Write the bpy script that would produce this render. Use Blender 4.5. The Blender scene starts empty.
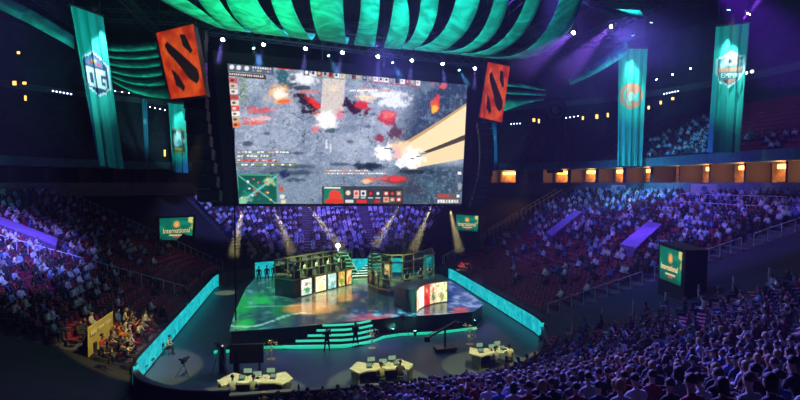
import bpy, bmesh, math, random
import numpy as np
from mathutils import Vector, Matrix
rnd = random.Random(7)
SC = bpy.context.scene
COL = SC.collection
PI = math.pi
AX = math.radians(10.5)
CA, SA = math.cos(AX), math.sin(AX)
FPX, CAMZ, TH = 533.33, 12.0, math.radians(1.83)

def A(X, Y, z=0.0):
    """arena frame (X across the rink, Y along it) to world"""
    return Vector((X*CA - Y*SA, X*SA + Y*CA, z))
def WA(x, y):
    return (x*CA + y*SA, -x*SA + y*CA)
def ray(px, py):
    a, b = (px-400)/FPX, (200-py)/FPX
    return Vector((a, math.cos(TH)+b*math.sin(TH), -math.sin(TH)+b*math.cos(TH)))
def at(px, py, D):
    d = ray(px, py); return Vector((0, 0, CAMZ)) + d*(D/d.y)
def onz(px, py, z):
    d = ray(px, py); return Vector((0, 0, CAMZ)) + d*((z-CAMZ)/d.z)
def proj(p):
    F = Vector((0, math.cos(TH), -math.sin(TH))); U = Vector((0, math.sin(TH), math.cos(TH)))
    q = Vector(p)-Vector((0, 0, CAMZ)); d = q.dot(F)
    if d < .1: return (-1e4, -1e4, d)
    return (400+FPX*q.x/d, 200-FPX*q.dot(U)/d, d)

# ---------------------------------------------------------------- materials
MATS = {}
def mat(name, col=(.5,.5,.5), rough=.6, metal=0.0, emit=None, es=1.0, noise=None, bump=0.0, coat=0.0, trans=0.0):
    if name in MATS: return MATS[name]
    m = bpy.data.materials.new(name); m.use_nodes = True
    nt = m.node_tree; b = nt.nodes['Principled BSDF']
    b.inputs['Base Color'].default_value = (*col, 1)
    b.inputs['Roughness'].default_value = rough
    b.inputs['Metallic'].default_value = metal
    b.inputs['Coat Weight'].default_value = coat
    b.inputs['Transmission Weight'].default_value = trans
    if emit is not None:
        b.inputs['Emission Color'].default_value = (*emit, 1)
        b.inputs['Emission Strength'].default_value = es
    if noise:
        sc, amt = noise
        tc = nt.nodes.new('ShaderNodeTexCoord'); n = nt.nodes.new('ShaderNodeTexNoise')
        n.inputs['Scale'].default_value = sc; n.inputs['Detail'].default_value = 5
        r = nt.nodes.new('ShaderNodeValToRGB')
        r.color_ramp.elements[0].position = .35; r.color_ramp.elements[1].position = .68
        r.color_ramp.elements[0].color = (*[c*(1-amt) for c in col], 1)
        r.color_ramp.elements[1].color = (*[min(1, c*(1+amt)) for c in col], 1)
        nt.links.new(tc.outputs['Object'], n.inputs['Vector'])
        nt.links.new(n.outputs['Fac'], r.inputs['Fac'])
        nt.links.new(r.outputs['Color'], b.inputs['Base Color'])
        if bump:
            bp = nt.nodes.new('ShaderNodeBump'); bp.inputs['Strength'].default_value = bump
            nt.links.new(n.outputs['Fac'], bp.inputs['Height']); nt.links.new(bp.outputs['Normal'], b.inputs['Normal'])
    MATS[name] = m
    return m
def mat_attr(name, emit=0.0, rough=.7):
    if name in MATS: return MATS[name]
    m = bpy.data.materials.new(name); m.use_nodes = True
    nt = m.node_tree; b = nt.nodes['Principled BSDF']
    a = nt.nodes.new('ShaderNodeVertexColor'); a.layer_name = 'Col'
    b.inputs['Roughness'].default_value = rough
    if emit:
        b.inputs['Base Color'].default_value = (.01, .01, .01, 1)
        nt.links.new(a.outputs['Color'], b.inputs['Emission Color'])
        b.inputs['Emission Strength'].default_value = emit
    else:
        nt.links.new(a.outputs['Color'], b.inputs['Base Color'])
    MATS[name] = m
    return m
def mat_objcol(name, rough=.8):
    if name in MATS: return MATS[name]
    m = bpy.data.materials.new(name); m.use_nodes = True
    nt = m.node_tree; b = nt.nodes['Principled BSDF']
    a = nt.nodes.new('ShaderNodeObjectInfo')
    b.inputs['Roughness'].default_value = rough
    nt.links.new(a.outputs['Color'], b.inputs['Base Color'])
    MATS[name] = m
    return m

# ---------------------------------------------------------------- mesh kit
class MB:
    def __init__(s): s.v = []; s.f = []; s.mi = []; s.c = []; s.cur = 0; s.col = None
    def add(s, vs, fs):
        o = len(s.v); s.v += [tuple(v) for v in vs]
        s.f += [tuple(i+o for i in f) for f in fs]; s.mi += [s.cur]*len(fs)
        s.c += [s.col or (1,1,1)]*len(vs)
        return s
    def hexa(s, p):  # 8 points: bottom 4 ccw, top 4 ccw
        return s.add(p, [(3,2,1,0),(4,5,6,7),(0,1,5,4),(1,2,6,5),(2,3,7,6),(3,0,4,7)])
    def box(s, c, d, rz=0, M=None):
        x, y, z = d[0]/2, d[1]/2, d[2]/2
        R = M or Matrix.Rotation(rz, 3, 'Z')
        ps = [Vector(c)+R@Vector(q) for q in [(-x,-y,-z),(x,-y,-z),(x,y,-z),(-x,y,-z),(-x,-y,z),(x,-y,z),(x,y,z),(-x,y,z)]]
        return s.hexa(ps)
    def bar(s, a, b, w, h=None, up=Vector((0,0,1))):
        a, b = Vector(a), Vector(b); h = h or w
        d = (b-a).normalized()
        if abs(d.dot(up)) > .98: up = Vector((1,0,0))
        x = d.cross(up).normalized()*w/2; y = x.cross(d).normalized()*h/2
        return s.hexa([a-x-y, a+x-y, a+x+y, a-x+y, b-x-y, b+x-y, b+x+y, b-x+y])
    def tube(s, pts, r, n=8, cap=True):
        pts = [Vector(p) for p in pts]; rs = r if isinstance(r, (list, tuple)) else [r]*len(pts)
        vs = []; fs = []
        for i, p in enumerate(pts):
            d = (pts[min(i+1, len(pts)-1)]-pts[max(i-1, 0)]).normalized()
            up = Vector((0,0,1)) if abs(d.z) < .95 else Vector((1,0,0))
            x = d.cross(up).normalized(); y = x.cross(d).normalized()
            for k in range(n):
                t = 2*PI*k/n; vs.append(p+(x*math.cos(t)+y*math.sin(t))*rs[i])
        for i in range(len(pts)-1):
            for k in range(n):
                fs.append((i*n+k, i*n+(k+1)%n, (i+1)*n+(k+1)%n, (i+1)*n+k))
        if cap: fs.append(tuple(range(n-1,-1,-1))); fs.append(tuple((len(pts)-1)*n+k for k in range(n)))
        return s.add(vs, fs)
    def ball(s, c, r, n=8, m=6, sz=1.0):
        vs = [Vector(c)+Vector((0,0,-r*sz))]; fs = []
        for j in range(1, m):
            p = -PI/2+PI*j/m
            for k in range(n):
                t = 2*PI*k/n; vs.append(Vector(c)+Vector((r*math.cos(p)*math.cos(t), r*math.cos(p)*math.sin(t), r*sz*math.sin(p))))
        vs.append(Vector(c)+Vector((0,0,r*sz)))
        for k in range(n): fs.append((0, 1+(k+1)%n, 1+k))
        for j in range(m-2):
            for k in range(n):
                a = 1+j*n; fs.append((a+k, a+(k+1)%n, a+n+(k+1)%n, a+n+k))
        a = 1+(m-2)*n
        for k in range(n): fs.append((a+k, a+(k+1)%n, len(vs)-1))
        return s.add(vs, fs)
    def prism(s, poly, z0, z1, tf=None):
        """poly of 2D points -> extruded; tf maps (x,y,z) to world"""
        tf = tf or (lambda x, y, z: Vector((x, y, z)))
        n = len(poly)
        vs = [tf(x, y, z0) for x, y in poly]+[tf(x, y, z1) for x, y in poly]
        fs = [tuple(range(n-1,-1,-1)), tuple(range(n, 2*n))]+[(i, (i+1)%n, n+(i+1)%n, n+i) for i in range(n)]
        return s.add(vs, fs)
    def sheet(s, rows, th=None, off=None):
        """grid of points rows x cols; th+off thicken"""
        R, Cn = len(rows), len(rows[0])
        flat = [Vector(p) for r in rows for p in r]
        q = [(i*Cn+j, i*Cn+j+1, (i+1)*Cn+j+1, (i+1)*Cn+j) for i in range(R-1) for j in range(Cn-1)]
        if not th: return s.add(flat, q)
        o = [p+Vector(off)*th for p in flat]; N = len(flat)
        fs = q+[tuple(N+i for i in reversed(f)) for f in q]
        edge = [j for j in range(Cn)]+[i*Cn+Cn-1 for i in range(1, R)]+[(R-1)*Cn+j for j in range(Cn-2,-1,-1)]+[i*Cn for i in range(R-2,0,-1)]
        for a, b in zip(edge, edge[1:]+edge[:1]): fs.append((b, a, N+a, N+b))
        return s.add(flat+o, fs)
    def build(s, name, mats, parent=None, smooth=False, org=None, colattr=False, fixn=True):
        me = bpy.data.meshes.new(name)
        o3 = Vector(org) if org is not None else None
        me.from_pydata([tuple(v) for v in s.v], [], s.f)
        ms = mats if isinstance(mats, (list, tuple)) else [mats]
        for m in ms: me.materials.append(m)
        me.polygons.foreach_set('material_index', s.mi)
        if smooth: me.polygons.foreach_set('use_smooth', [True]*len(me.polygons))
        if colattr:
            ca = me.color_attributes.new('Col', 'FLOAT_COLOR', 'POINT')
            arr = np.ones((len(s.v), 4), dtype=np.float32); arr[:, :3] = np.array(s.c)
            ca.data.foreach_set('color', arr.ravel())
        me.update()
        if fixn and len(s.f) < 20000:
            bm = bmesh.new(); bm.from_mesh(me); bmesh.ops.recalc_face_normals(bm, faces=bm.faces); bm.to_mesh(me); bm.free()
        ob = bpy.data.objects.new(name, me); COL.objects.link(ob)
        if parent is not None: ob.parent = parent
        elif org is not None: ob.location = o3
        return ob

def tag(o, label=None, cat=None, group=None, kind=None):
    if label: o['label'] = label
    if cat: o['category'] = cat
    if group: o['group'] = group
    if kind: o['kind'] = kind
    return o
def thing(name, loc, label, cat, rz=0, group=None, kind=None):
    o = bpy.data.objects.new(name, None); COL.objects.link(o)
    o.location = loc; o.rotation_euler = (0, 0, rz); o.empty_display_size = .2
    return tag(o, label, cat, group, kind)
def copy_tree(o, parent=None):
    c = o.copy(); COL.objects.link(c)
    if parent is not None: c.parent = parent
    for ch in list(KIDS.get(o.name, [])) or [x for x in o.children]:
        copy_tree(ch, c)
    return c
KIDS = {}
ORD = ['first','second','third','fourth','fifth','sixth','seventh','eighth','ninth','tenth','eleventh','twelfth','thirteenth','fourteenth','fifteenth','sixteenth','seventeenth','eighteenth','nineteenth','twentieth']
TENS = {2:'twenty',3:'thirty',4:'forty',5:'fifty',6:'sixty',7:'seventy',8:'eighty',9:'ninety'}
def ordn(n):  # 1-based
    if n <= 20: return ORD[n-1]
    t, u = divmod(n, 10)
    if u == 0: return TENS[t][:-1]+'ieth'
    return TENS[t]+'-'+ORD[u-1]

def text_mesh(txt, size, font_scale=(1,1), th=.03):
    cu = bpy.data.curves.new('lettering', 'FONT'); cu.body = txt; cu.size = size
    cu.align_x = 'CENTER'; cu.align_y = 'CENTER'; cu.extrude = th
    ob = bpy.data.objects.new('lettering', cu); COL.objects.link(ob)
    dg = bpy.context.evaluated_depsgraph_get()
    me = bpy.data.meshes.new_from_object(ob.evaluated_get(dg))
    bpy.data.objects.remove(ob); bpy.data.curves.remove(cu)
    for v in me.vertices: v.co.x *= font_scale[0]; v.co.y *= font_scale[1]
    return me

# ---------------------------------------------------------------- rink outline and bowl
XL, XR, YN, YF = -9.7, 18.3, 28.4, 70.0
rNL, rNR, rF = 6.0, 12.0, 8.0
SEG = []   # fine samples (base point, normal, tag, angle)
def build_base():
    out = []
    def straight(p, q, n, tg):
        L = math.dist(p, q); k = max(1, int(L/.25))
        for i in range(k): t = i/k; out.append(((p[0]+(q[0]-p[0])*t, p[1]+(q[1]-p[1])*t), n, tg, 0.0))
    def arc(c, r, a0, a1, tg):
        k = int(abs(a1-a0)/1.0)
        for i in range(k):
            a = math.radians(a0+(a1-a0)*i/k); n = (math.cos(a), math.sin(a))
            out.append(((c[0]+r*n[0], c[1]+r*n[1]), n, tg, a0+(a1-a0)*i/k))
    straight((XL+rNL, YN), (XR-rNR, YN), (0,-1), 'N')
    arc((XR-rNR, YN+rNR), rNR, -90, 0, 'NR')
    straight((XR, YN+rNR), (XR, YF-rF), (1,0), 'R')
    arc((XR-rF, YF-rF), rF, 0, 90, 'FR')
    straight((XR-rF, YF), (XL+rF, YF), (0,1), 'F')
    arc((XL+rF, YF-rF), rF, 90, 180, 'FL')
    straight((XL, YF-rF), (XL, YN+rNL), (-1,0), 'L')
    arc((XL+rNL, YN+rNL), rNL, 180, 270, 'NL')
    return out
BASE = build_base()
NB = len(BASE)
def sm(t): t = max(0, min(1, t)); return t*t*(3-2*t)
def wgt(tg, ang):
    # -1 low middle of the near stand, 0 its raised right part, 1 the side stands
    if tg == 'N': return -1+sm((ang+1)/7.3)
    if tg == 'NR': return sm((ang+75)/65)
    if tg == 'NL': return -1+2*sm((240-ang)/50)
    return 1.0
def zN(S): return .05+.25*S if S < 18 else 4.55+.596*(S-18)
def zR(S): return .2+.36*S if S < 18 else 6.68+.391*(S-18)
def zO(S): return 1.4+.33*S
def zt(S, w): return (1-w)*zR(S)+w*zO(S) if w >= 0 else -w*zN(S)+(1+w)*zR(S)
def bp(k, S): (p, n, tg, a) = BASE[k % NB]; return (p[0]+n[0]*S, p[1]+n[1]*S)
def W(k, S, z): x, y = bp(k, S); return A(x, y, z)
def wk(k): b = BASE[k % NB]; return wgt(b[2], b[0][0] if b[2] == 'N' else b[3])
def sdist(X, Y):
    r = (rNR if X > (XL+XR)/2 else rNL) if Y < (YN+YF)/2 else rF
    cx, cy = (XL+XR)/2, (YN+YF)/2
    qx, qy = abs(X-cx)-(XR-XL)/2+r, abs(Y-cy)-(YF-YN)/2+r
    return min(max(qx, qy), 0)+math.hypot(max(qx, 0), max(qy, 0))-r
def wxy(X, Y):
    if Y < YN+rNR and X > XR-rNR:
        return wgt('NR', math.degrees(math.atan2(Y-(YN+rNR), X-(XR-rNR))))
    if Y < YN+rNL and X < XL+rNL:
        return wgt('NL', math.degrees(math.atan2(Y-(YN+rNL), X-(XL+rNL))) % 360)
    return wgt('N', X) if Y < YN+1 else 1.0
def bowlz(X, Y): return zt(max(0, sdist(X, Y)), wxy(X, Y))
def hit(px, py, dz=0.0, d0=8, d1=130):
    """first point on the bowl (raised by dz) that the sight line meets"""
    D = d0
    while D < d1:
        p = at(px, py, D); X, Y = WA(p.x, p.y)
        if sdist(X, Y) > .2 and p.z <= bowlz(X, Y)+dz: return p
        D += .1
    return at(px, py, d1)
def idx(tag_, ang=None, frac=None):
    ks = [k for k in range(NB) if BASE[k][2] == tag_]
    if ang is not None: return min(ks, key=lambda k: abs(BASE[k][3]-ang))
    return ks[int(frac*(len(ks)-1))]
ROW = .95
NROW = 29
SMAX = ROW*NROW
# ================================================================ SETTING
m_conc = mat('dark_concrete', (.055,.06,.075), .85, noise=(1.5,.35), bump=.1)
m_step = mat('terrace_concrete', (.085,.07,.09), .9, noise=(2.0,.35))
m_floor = mat('arena_floor', (.075,.105,.135), .42, noise=(.35,.12))
m_tarp = mat('dark_blue_tarpaulin', (.014,.018,.034), .8, noise=(.5,.3))
m_black = mat('matt_black', (.006,.007,.009), .7)
m_steel = mat('dark_steel', (.07,.08,.09), .45, metal=.6)
m_rail = mat('pale_rail', (.6,.62,.66), .4, metal=.2)
m_parapet = mat('grey_parapet', (.17,.19,.23), .8, noise=(3,.2))
m_upper = mat('upper_tier', (.05,.055,.085), .9, noise=(1.5,.3))
m_roof = mat('dark_roof', (.012,.016,.022), .9, noise=(.3,.5))
m_seat = mat('dark_red_seat', (.24,.02,.05), .55)
m_seatback = mat('red_seat_shell', (.09,.01,.028), .6)

def struct(o): o['kind'] = 'structure'; return o
K = dict(n0=0, wr0=idx('NR', -28), r0=idx('NR', -8), r1=idx('FR', 30), b0=idx('FR', 60), b1=idx('FL', 120),
         l0=idx('FL', 150), l1=idx('NL', 186))
# floor
m = MB(); pts = [bp(k, .3) for k in range(0, NB, 2)]
m.prism(pts, -.4, 0, lambda x, y, z: A(x, y, z)); struct(m.build('floor', m_floor))

def ring_rows(ks, prof):
    """prof: list of (S, z-function(w)) -> rows of world points"""
    return [[W(k, S, z(wk(k)) if callable(z) else z) for k in ks] for S, z in prof]
def krange(a, b, step=4):
    if b <= a: b += NB
    ks = list(range(a, b, step))
    if ks[-1] != b: ks.append(b)
    return ks
def terrace(name, a, b, material, label, rows=NROW, smooth_=False):
    prof = []
    for r in range(rows):
        S0, S1 = r*ROW+.25, (r+1)*ROW+.25
        f = (lambda w, s=r*ROW: zt(s, w))
        if smooth_:
            prof.append((S0, (lambda w, s=r*ROW: zt(s, w)-.1)))
        else:
            prof.append((S0, f)); prof.append((S1, f))
    prof = [(prof[0][0], -.3)] + prof
    prof.append((prof[-1][0]+.01, -.3))
    m = MB(); m.sheet(ring_rows(krange(a, b), prof))
    o = m.build(name, material)
    return tag(o, label, 'seating stand' if not smooth_ else 'cover')
terrace('seating_stand', 0, K['wr0'], m_step, 'stepped near end stand with the closest rows of spectators')
terrace('seating_stand', K['r0'], K['r1'], m_step, 'stepped right side stand below the amber-lit suites')
terrace('seating_stand', K['b0'], K['b1'], m_step, 'stepped far end stand seen under the giant screen')
terrace('seating_stand', K['l0'], K['l1'], m_step, 'stepped left side stand behind the yellow-lit booth')
terrace('corner_cover', K['wr0'], K['r0'], m_tarp, 'dark blue sloping cover between the near stand and right stand', smooth_=True)
terrace('corner_cover', K['r1'], K['b0'], m_black, 'black sloping cover in the far right corner by a logo display', smooth_=True)
terrace('corner_cover', K['b1'], K['l0'], m_black, 'black sloping cover in the far left corner by a logo display', smooth_=True)
terrace('corner_cover', K['l1'], NB, m_black, 'black sloping cover at the bottom left foreground', smooth_=True)

# parapet at the stand top, suite level, ledge, upper tier
RA, RB = idx('NR', -30), idx('NL', 230)
ks = krange(RA, RB)
def ring(name, prof, material, label=None, cat=None):
    m = MB(); m.sheet(ring_rows(ks, prof)); o = m.build(name, material)
    if label: tag(o, label, cat)
    else: struct(o)
    return o
ring('wall_concourse', [(28.0, 0.0), (28.0, 12.05), (28.35, 12.05), (28.35, 11.0), (32.0, 11.0), (32.0, 14.3)], m_parapet)
ring('trim_1', [(32.0, 14.2), (27.5, 14.2), (27.5, 15.35), (27.9, 15.35), (27.9, 15.0)], mat('ledge_fascia', (.06,.2,.22), .6, noise=(2,.2)))  # dim teal glow put into the ledge's base colour
prof = []
for r in range(20):
    z = 15.0+.6*r; prof += [(28.0+r, z), (29.0+r, z)]
ring('seating_tier', prof, m_upper, 'dark upper seating tier running round above the suites', 'seating stand')
ring('wall_upper', [(48.0, 26.0), (48.0, 38.0)], mat('upper_wall', (.05,.05,.09), .9, noise=(.4,.3)))
# thin concourse band on the upper wall
ring('trim_2', [(46.9, 27.2), (46.9, 28.2), (47.3, 28.2), (47.3, 27.2)], m_parapet)
m = MB(); m.box(A(4.3, 55, 38.3), (150, 150, .6), AX); struct(m.build('ceiling', m_roof))

# teal LED perimeter boards
def led_mat(name, c1, c2, es, scale=1.2):
    if name in MATS: return MATS[name]
    mm = bpy.data.materials.new(name); mm.use_nodes = True; nt = mm.node_tree; b = nt.nodes['Principled BSDF']
    tc = nt.nodes.new('ShaderNodeTexCoord'); n = nt.nodes.new('ShaderNodeTexNoise'); n.inputs['Scale'].default_value = scale
    n.inputs['Detail'].default_value = 6; n.inputs['Distortion'].default_value = 1.5
    r = nt.nodes.new('ShaderNodeValToRGB'); r.color_ramp.elements[0].position = .35; r.color_ramp.elements[1].position = .7
    r.color_ramp.elements[0].color = (*c1, 1); r.color_ramp.elements[1].color = (*c2, 1)
    nt.links.new(tc.outputs['Object'], n.inputs['Vector']); nt.links.new(n.outputs['Fac'], r.inputs['Fac'])
    nt.links.new(r.outputs['Color'], b.inputs['Emission Color']); b.inputs['Base Color'].default_value = (.01,.02,.02,1)
    b.inputs['Emission Strength'].default_value = es
    MATS[name] = mm; return mm
m_led = led_mat('teal_led', (0,.26,.32), (.02,.55,.56), 1.25)
def board(a, b, label, h=1.35, n=None):
    t = thing('led_board', W((a+b)//2 if b > a else a, 0, 0), label, 'display board')
    o0 = Vector(t.location)
    m = MB(); kk = krange(a, b, 3)
    m.sheet([[W(k, 0.0, .1)-o0 for k in kk], [W(k, 0.0, h)-o0 for k in kk]], .12, (0, 0, 0)) if False else m.sheet(
        [[W(k, s, z)-o0 for k in kk] for s, z in [(0, .08), (0, h), (.12, h), (.12, .08), (0, .08)]])
    m.build('display_face', m_led, t)
    m = MB(); m.sheet([[W(k, s, z)-o0 for k in kk] for s, z in [(-.04, h), (-.04, h+.06), (.2, h+.06), (.2, 0), (-.04, 0), (-.04, .08)]])
    m.build('cap_rail', m_black, t)
board(idx('NR', -14), idx('FR', 15), 'long glowing teal display board along the right side of the floor')
board(idx('FR', 60), idx('FL', 120), 'glowing teal display board along the far end behind the stage', 2.0)
board(idx('FL', 165), idx('L', frac=.50), 'glowing teal display board at left, farther length', 1.5)
board(idx('L', frac=.505), idx('NL', 200), 'glowing teal display board at left, nearer length beside the seated camera crew', 1.5)
# near barrier
t = thing('crowd_barrier', W(10, 0, 0), 'black curved barrier in front of the near crowd', 'barrier'); o0 = Vector(t.location)
m = MB(); kk = krange(0, idx('NR', -14), 3)
m.sheet([[W(k, s, z)-o0 for k in kk] for s, z in [(-.1, 0), (-.1, 1.0), (.15, 1.0), (.15, 0)]]); m.build('panel', m_black, t)
m = MB(); m.sheet([[W(k, s, z)-o0 for k in kk] for s, z in [(-.16, 1.0), (-.16, 1.08), (.2, 1.08), (.2, 1.0), (-.16, 1.0)]]); m.build('cap_rail', mat('cap_grey', (.13,.14,.17), .35, metal=.4), t)
t = thing('crowd_barrier', W(idx('NL', 240), 0, 0), 'black barrier at bottom left below the dark corner', 'barrier'); o0 = Vector(t.location)
m = MB(); kk = krange(idx('NL', 201), NB, 3)
m.sheet([[W(k, s, z)-o0 for k in kk] for s, z in [(-.1, 0), (-.1, 1.3), (.15, 1.3), (.15, 0)]]); m.build('panel', m_black, t)
m = MB(); m.sheet([[W(k, s, z)-o0 for k in kk] for s, z in [(-.16, 1.3), (-.16, 1.38), (.2, 1.38), (.2, 1.3), (-.16, 1.3)]]); m.build('cap_rail', MATS['cap_grey'], t)

# suites under the ledge
m_amber = mat('amber_lamp', (.9,.5,.15), .5, emit=(1,.42,.08), es=7)
m_amberdim = mat('dim_amber_lamp', (.9,.5,.15), .5, emit=(1,.35,.08), es=2.0)
m_swall = mat('lit_suite_wall', (.42,.26,.13), .8, noise=(1.5,.4))
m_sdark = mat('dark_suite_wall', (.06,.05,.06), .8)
def suites():
    walk = []; acc = 0; prev = None
    for k in range(RA, RB):
        p = bp(k, 28.35)
        if prev: acc += math.dist(p, prev)
        prev = p; walk.append((acc, k))
    n = int(acc/5.0); j = 0; out = []
    for i in range(n+1):
        while j < len(walk)-1 and walk[j][0] < i*5.0: j += 1
        out.append(walk[j][1])
    c = 0
    for i in range(n):
        a, b = out[i], out[i+1]
        mid = W((a+b)//2, 28.4, 13); px, py, d = proj(mid)
        if not (-60 < px < 860): continue
        c += 1
        lit = {1:0}.get(i, 0)
        r = rnd.random()
        right = px > 480
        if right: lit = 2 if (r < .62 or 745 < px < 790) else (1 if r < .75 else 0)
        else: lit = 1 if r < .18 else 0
        o0 = W((a+b)//2, 28.35, 11.0)
        side = ('right of the screen' if right else 'left of the screen')
        st = ['dark', 'dimly lit', 'bright amber lit'][lit]
        t = thing('hospitality_suite', o0, f'{st} suite below the upper tier, {ordn(c)} along from the far right', 'suite', group=None)
        L = lambda k, S, z: W(k, S, z)-o0
        m = MB(); m.hexa([L(a, 28.5, 0+11.02), L(a+1, 28.5, 11.02), L(a+1, 31.7, 11.02), L(a, 31.7, 11.02)]+[L(a, 28.5, 14.18), L(a+1, 28.5, 14.18), L(a+1, 31.7, 14.18), L(a, 31.7, 14.18)])
        m.build('side_wall', m_sdark, t)
        m = MB(); m.sheet([[L(a+2, 31.5, 11.05), L(b-1, 31.5, 11.05)], [L(a+2, 31.5, 14.15), L(b-1, 31.5, 14.15)]])
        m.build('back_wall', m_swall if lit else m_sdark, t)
        if lit:
            q = 2 if rnd.random() < .5 else 1
            k1 = a+(b-a)//3; k2 = b-(b-a)//3
            m = MB(); m.hexa([L(k1, 30.9, 13.5), L(k2, 30.9, 13.5), L(k2, 31.3, 13.5), L(k1, 31.3, 13.5), L(k1, 30.9, 13.95), L(k2, 30.9, 13.95), L(k2, 31.3, 13.95), L(k1, 31.3, 13.95)])
            m.build('lamp', m_amber if lit == 2 else m_amberdim, t)
            m = MB(); k1 = a+2; k2 = a+3+int((b-a)*rnd.uniform(.3, .6))
            m.hexa([L(k1, 30.2, 11.03), L(k2, 30.2, 11.03), L(k2, 30.8, 11.03), L(k1, 30.8, 11.03), L(k1, 30.2, 12.1), L(k2, 30.2, 12.1), L(k2, 30.8, 12.1), L(k1, 30.8, 12.1)])
            m.build('counter', m_sdark, t)
            if lit == 2:
                L_ = bpy.data.lights.new('suite_light', 'POINT'); L_.color = (1,.42,.1); L_.energy = 260; L_.shadow_soft_size = .4
                lo = bpy.data.objects.new('suite_light', L_); COL.objects.link(lo); lo.location = W((a+b)//2, 30.2, 13.3)
suites()

# handrails running up the stands
def rail(a, b, label, n=8, h=1.0, dz=0.0, cat='handrail', name='handrail', w=.07):
    """a,b: (base index, S)"""
    (ka, Sa), (kb, Sb) = a, b
    P = []
    for i in range(n+1):
        t = i/n; k = round(ka+(kb-ka)*t); S = Sa+(Sb-Sa)*t
        P.append(W(k, S+.25, zt(S, wk(k))+dz))
    t = thing(name, P[0], label, cat); o = P[0]
    m = MB(); m.tube([p-o+Vector((0,0,h)) for p in P], w*.6, 6); m.build('top_rail', m_rail, t)
    for p in P: m = MB(); m.bar(p-o, p-o+Vector((0,0,h)), w*.8); m.build('post', m_rail, t)
for i, (a, lab) in enumerate([(K['r1'], 'far edge of the right stand'), ((K['r0']+K['r1'])//2+60, 'middle aisle of the right stand'),
                  (K['r0'], 'near edge of the right stand'),
                  (K['l0'], 'far edge of the left stand'), ((K['l0']+K['l1'])//2, 'middle aisle of the left stand')]):
    for j, (s0, s1, w_) in enumerate([(.5, 8, 'lowest'), (9, 16, 'middle'), (17, 26, 'highest')]):
        rail((a, s0), (a, s1), f'pale handrail climbing the {lab}, {w_} length')
for s in range(10):
    k = K['wr0']-2; S = 1.5+s*1.9
    p = W(k, S+.3, zt(S, wk(k)))
    m = MB(); m.bar((0,0,0), (0,0,1.35), .09)
    tag(m.build('aisle_post', m_rail, org=p), f'pale post at the edge of the near crowd, {ordn(s+1)} up from the barrier', 'post', 'posts along the near crowd edge')
# lit vomitory covers in the stands
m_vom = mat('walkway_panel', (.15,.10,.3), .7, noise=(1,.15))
COVERS = []
def slab(pxs, label, dz=.9, name='walkway_cover'):
    P = [hit(x, y, dz) for x, y in pxs]; g = sum(P, Vector())/4; COVERS.append([((p.x-g.x)*1.12+g.x, (p.y-g.y)*1.12+g.y) for p in P])
    c = sum(P, Vector())/len(P)
    m = MB(); m.hexa([p-c-Vector((0,0,1.2)) for p in P]+[p-c for p in P]); tag(m.build(name, m_vom, org=c), label, 'cover')
slab([(-6,222), (56,246), (58,238), (-6,214)], 'purple-lit sloping wall of the walkway in the left stand')
slab([(620,244), (636,248), (662,224), (648,221)], 'purple-lit sloping wall of the walkway in the right stand, nearer one')
slab([(546,232), (552,236), (582,212), (576,210)], 'violet-lit sloping wall of the walkway in the right stand, farther one')

m_wp = mat('white_sign_panel', (.6,.62,.68), .6); m_bp = mat('blue_mark', (.1,.2,.4), .6)
for (x, y, w_, lab) in [(618.5,188.5,1.9,'small white sign on the grey parapet below the ring banner'), (704,188.5,2.6,'white sign with a blue mark on the grey parapet at right')]:
    p = at(x, y, 76 if x < 650 else 60); t = thing('parapet_sign', p, lab, 'sign', math.radians(-22))
    m = MB(); m.box((0,0,0), (w_,.08,1.0)); m.build('panel', m_wp, t); m = MB(); m.tube([(0,-.05,0),(0,-.08,0)], .3, 14); m.build('mark', m_bp, t)
rail((idx('R', frac=.05), 22.5), (idx('R', frac=.62), 22.5), 'pale railing along the upper walkway of the right stand, nearer length', 14, 1.1)
rail((idx('R', frac=.05), 25.0), (idx('R', frac=.7), 25.0), 'pale railing along the top walkway of the right stand, higher one', 14, 1.1)
# ================================================================ ROOF STEELWORK
def truss(a, b, label, w=1.0, name='roof_truss', group='roof trusses', col=None, nseg=None, chord=.12):
    a, b = Vector(a), Vector(b); L = (b-a).length; d = (b-a).normalized(); n = nseg or max(3, int(L/w/1.2))
    sx = d.cross(Vector((0,0,1))).normalized()*w/2; sz = Vector((0,0,w/2))
    c = (a+b)/2
    t = thing(name, c, label, 'truss', group=group)
    cs = [sx+sz, -sx+sz, -sx-sz, sx-sz]
    m = MB()
    for q in cs: m.bar(a+q-c, b+q-c, chord)
    m.build('chord', col or m_steel, t)
    m = MB()
    for i in range(n):
        p, q = a+d*(L*i/n), a+d*(L*(i+1)/n)
        for j in range(4):
            m.bar(p+cs[j]-c, (q+cs[(j+1) % 4])-c, chord*.6)
    m.build('lattice', col or m_steel, t)
    return t
places = [((-34,34,34),(-8,34,34)),((18,40,34),(50,40,34)),((-40,60,35),(50,60,35)),((-38,80,35),(52,80,35)),((24,30,33),(24,95,33)),((34,30,34),(34,95,34)),((-20,30,34),(-20,95,34)),((-30,35,34),(-30,95,34)),((44,35,34.5),(44,90,34.5))]
tl = ['crossing high at left above the near floor','crossing high at right above the near floor','spanning the whole hall above the screen','spanning the hall far behind the screen','running lengthwise nearest the right of the screen','running lengthwise second to the right of the screen','running lengthwise nearest the left of the screen','running lengthwise farthest left','running lengthwise farthest right']
for (a, b), l in zip(places, tl): truss(A(*a), A(*b), 'dark steel roof truss '+l, 1.4)

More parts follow.
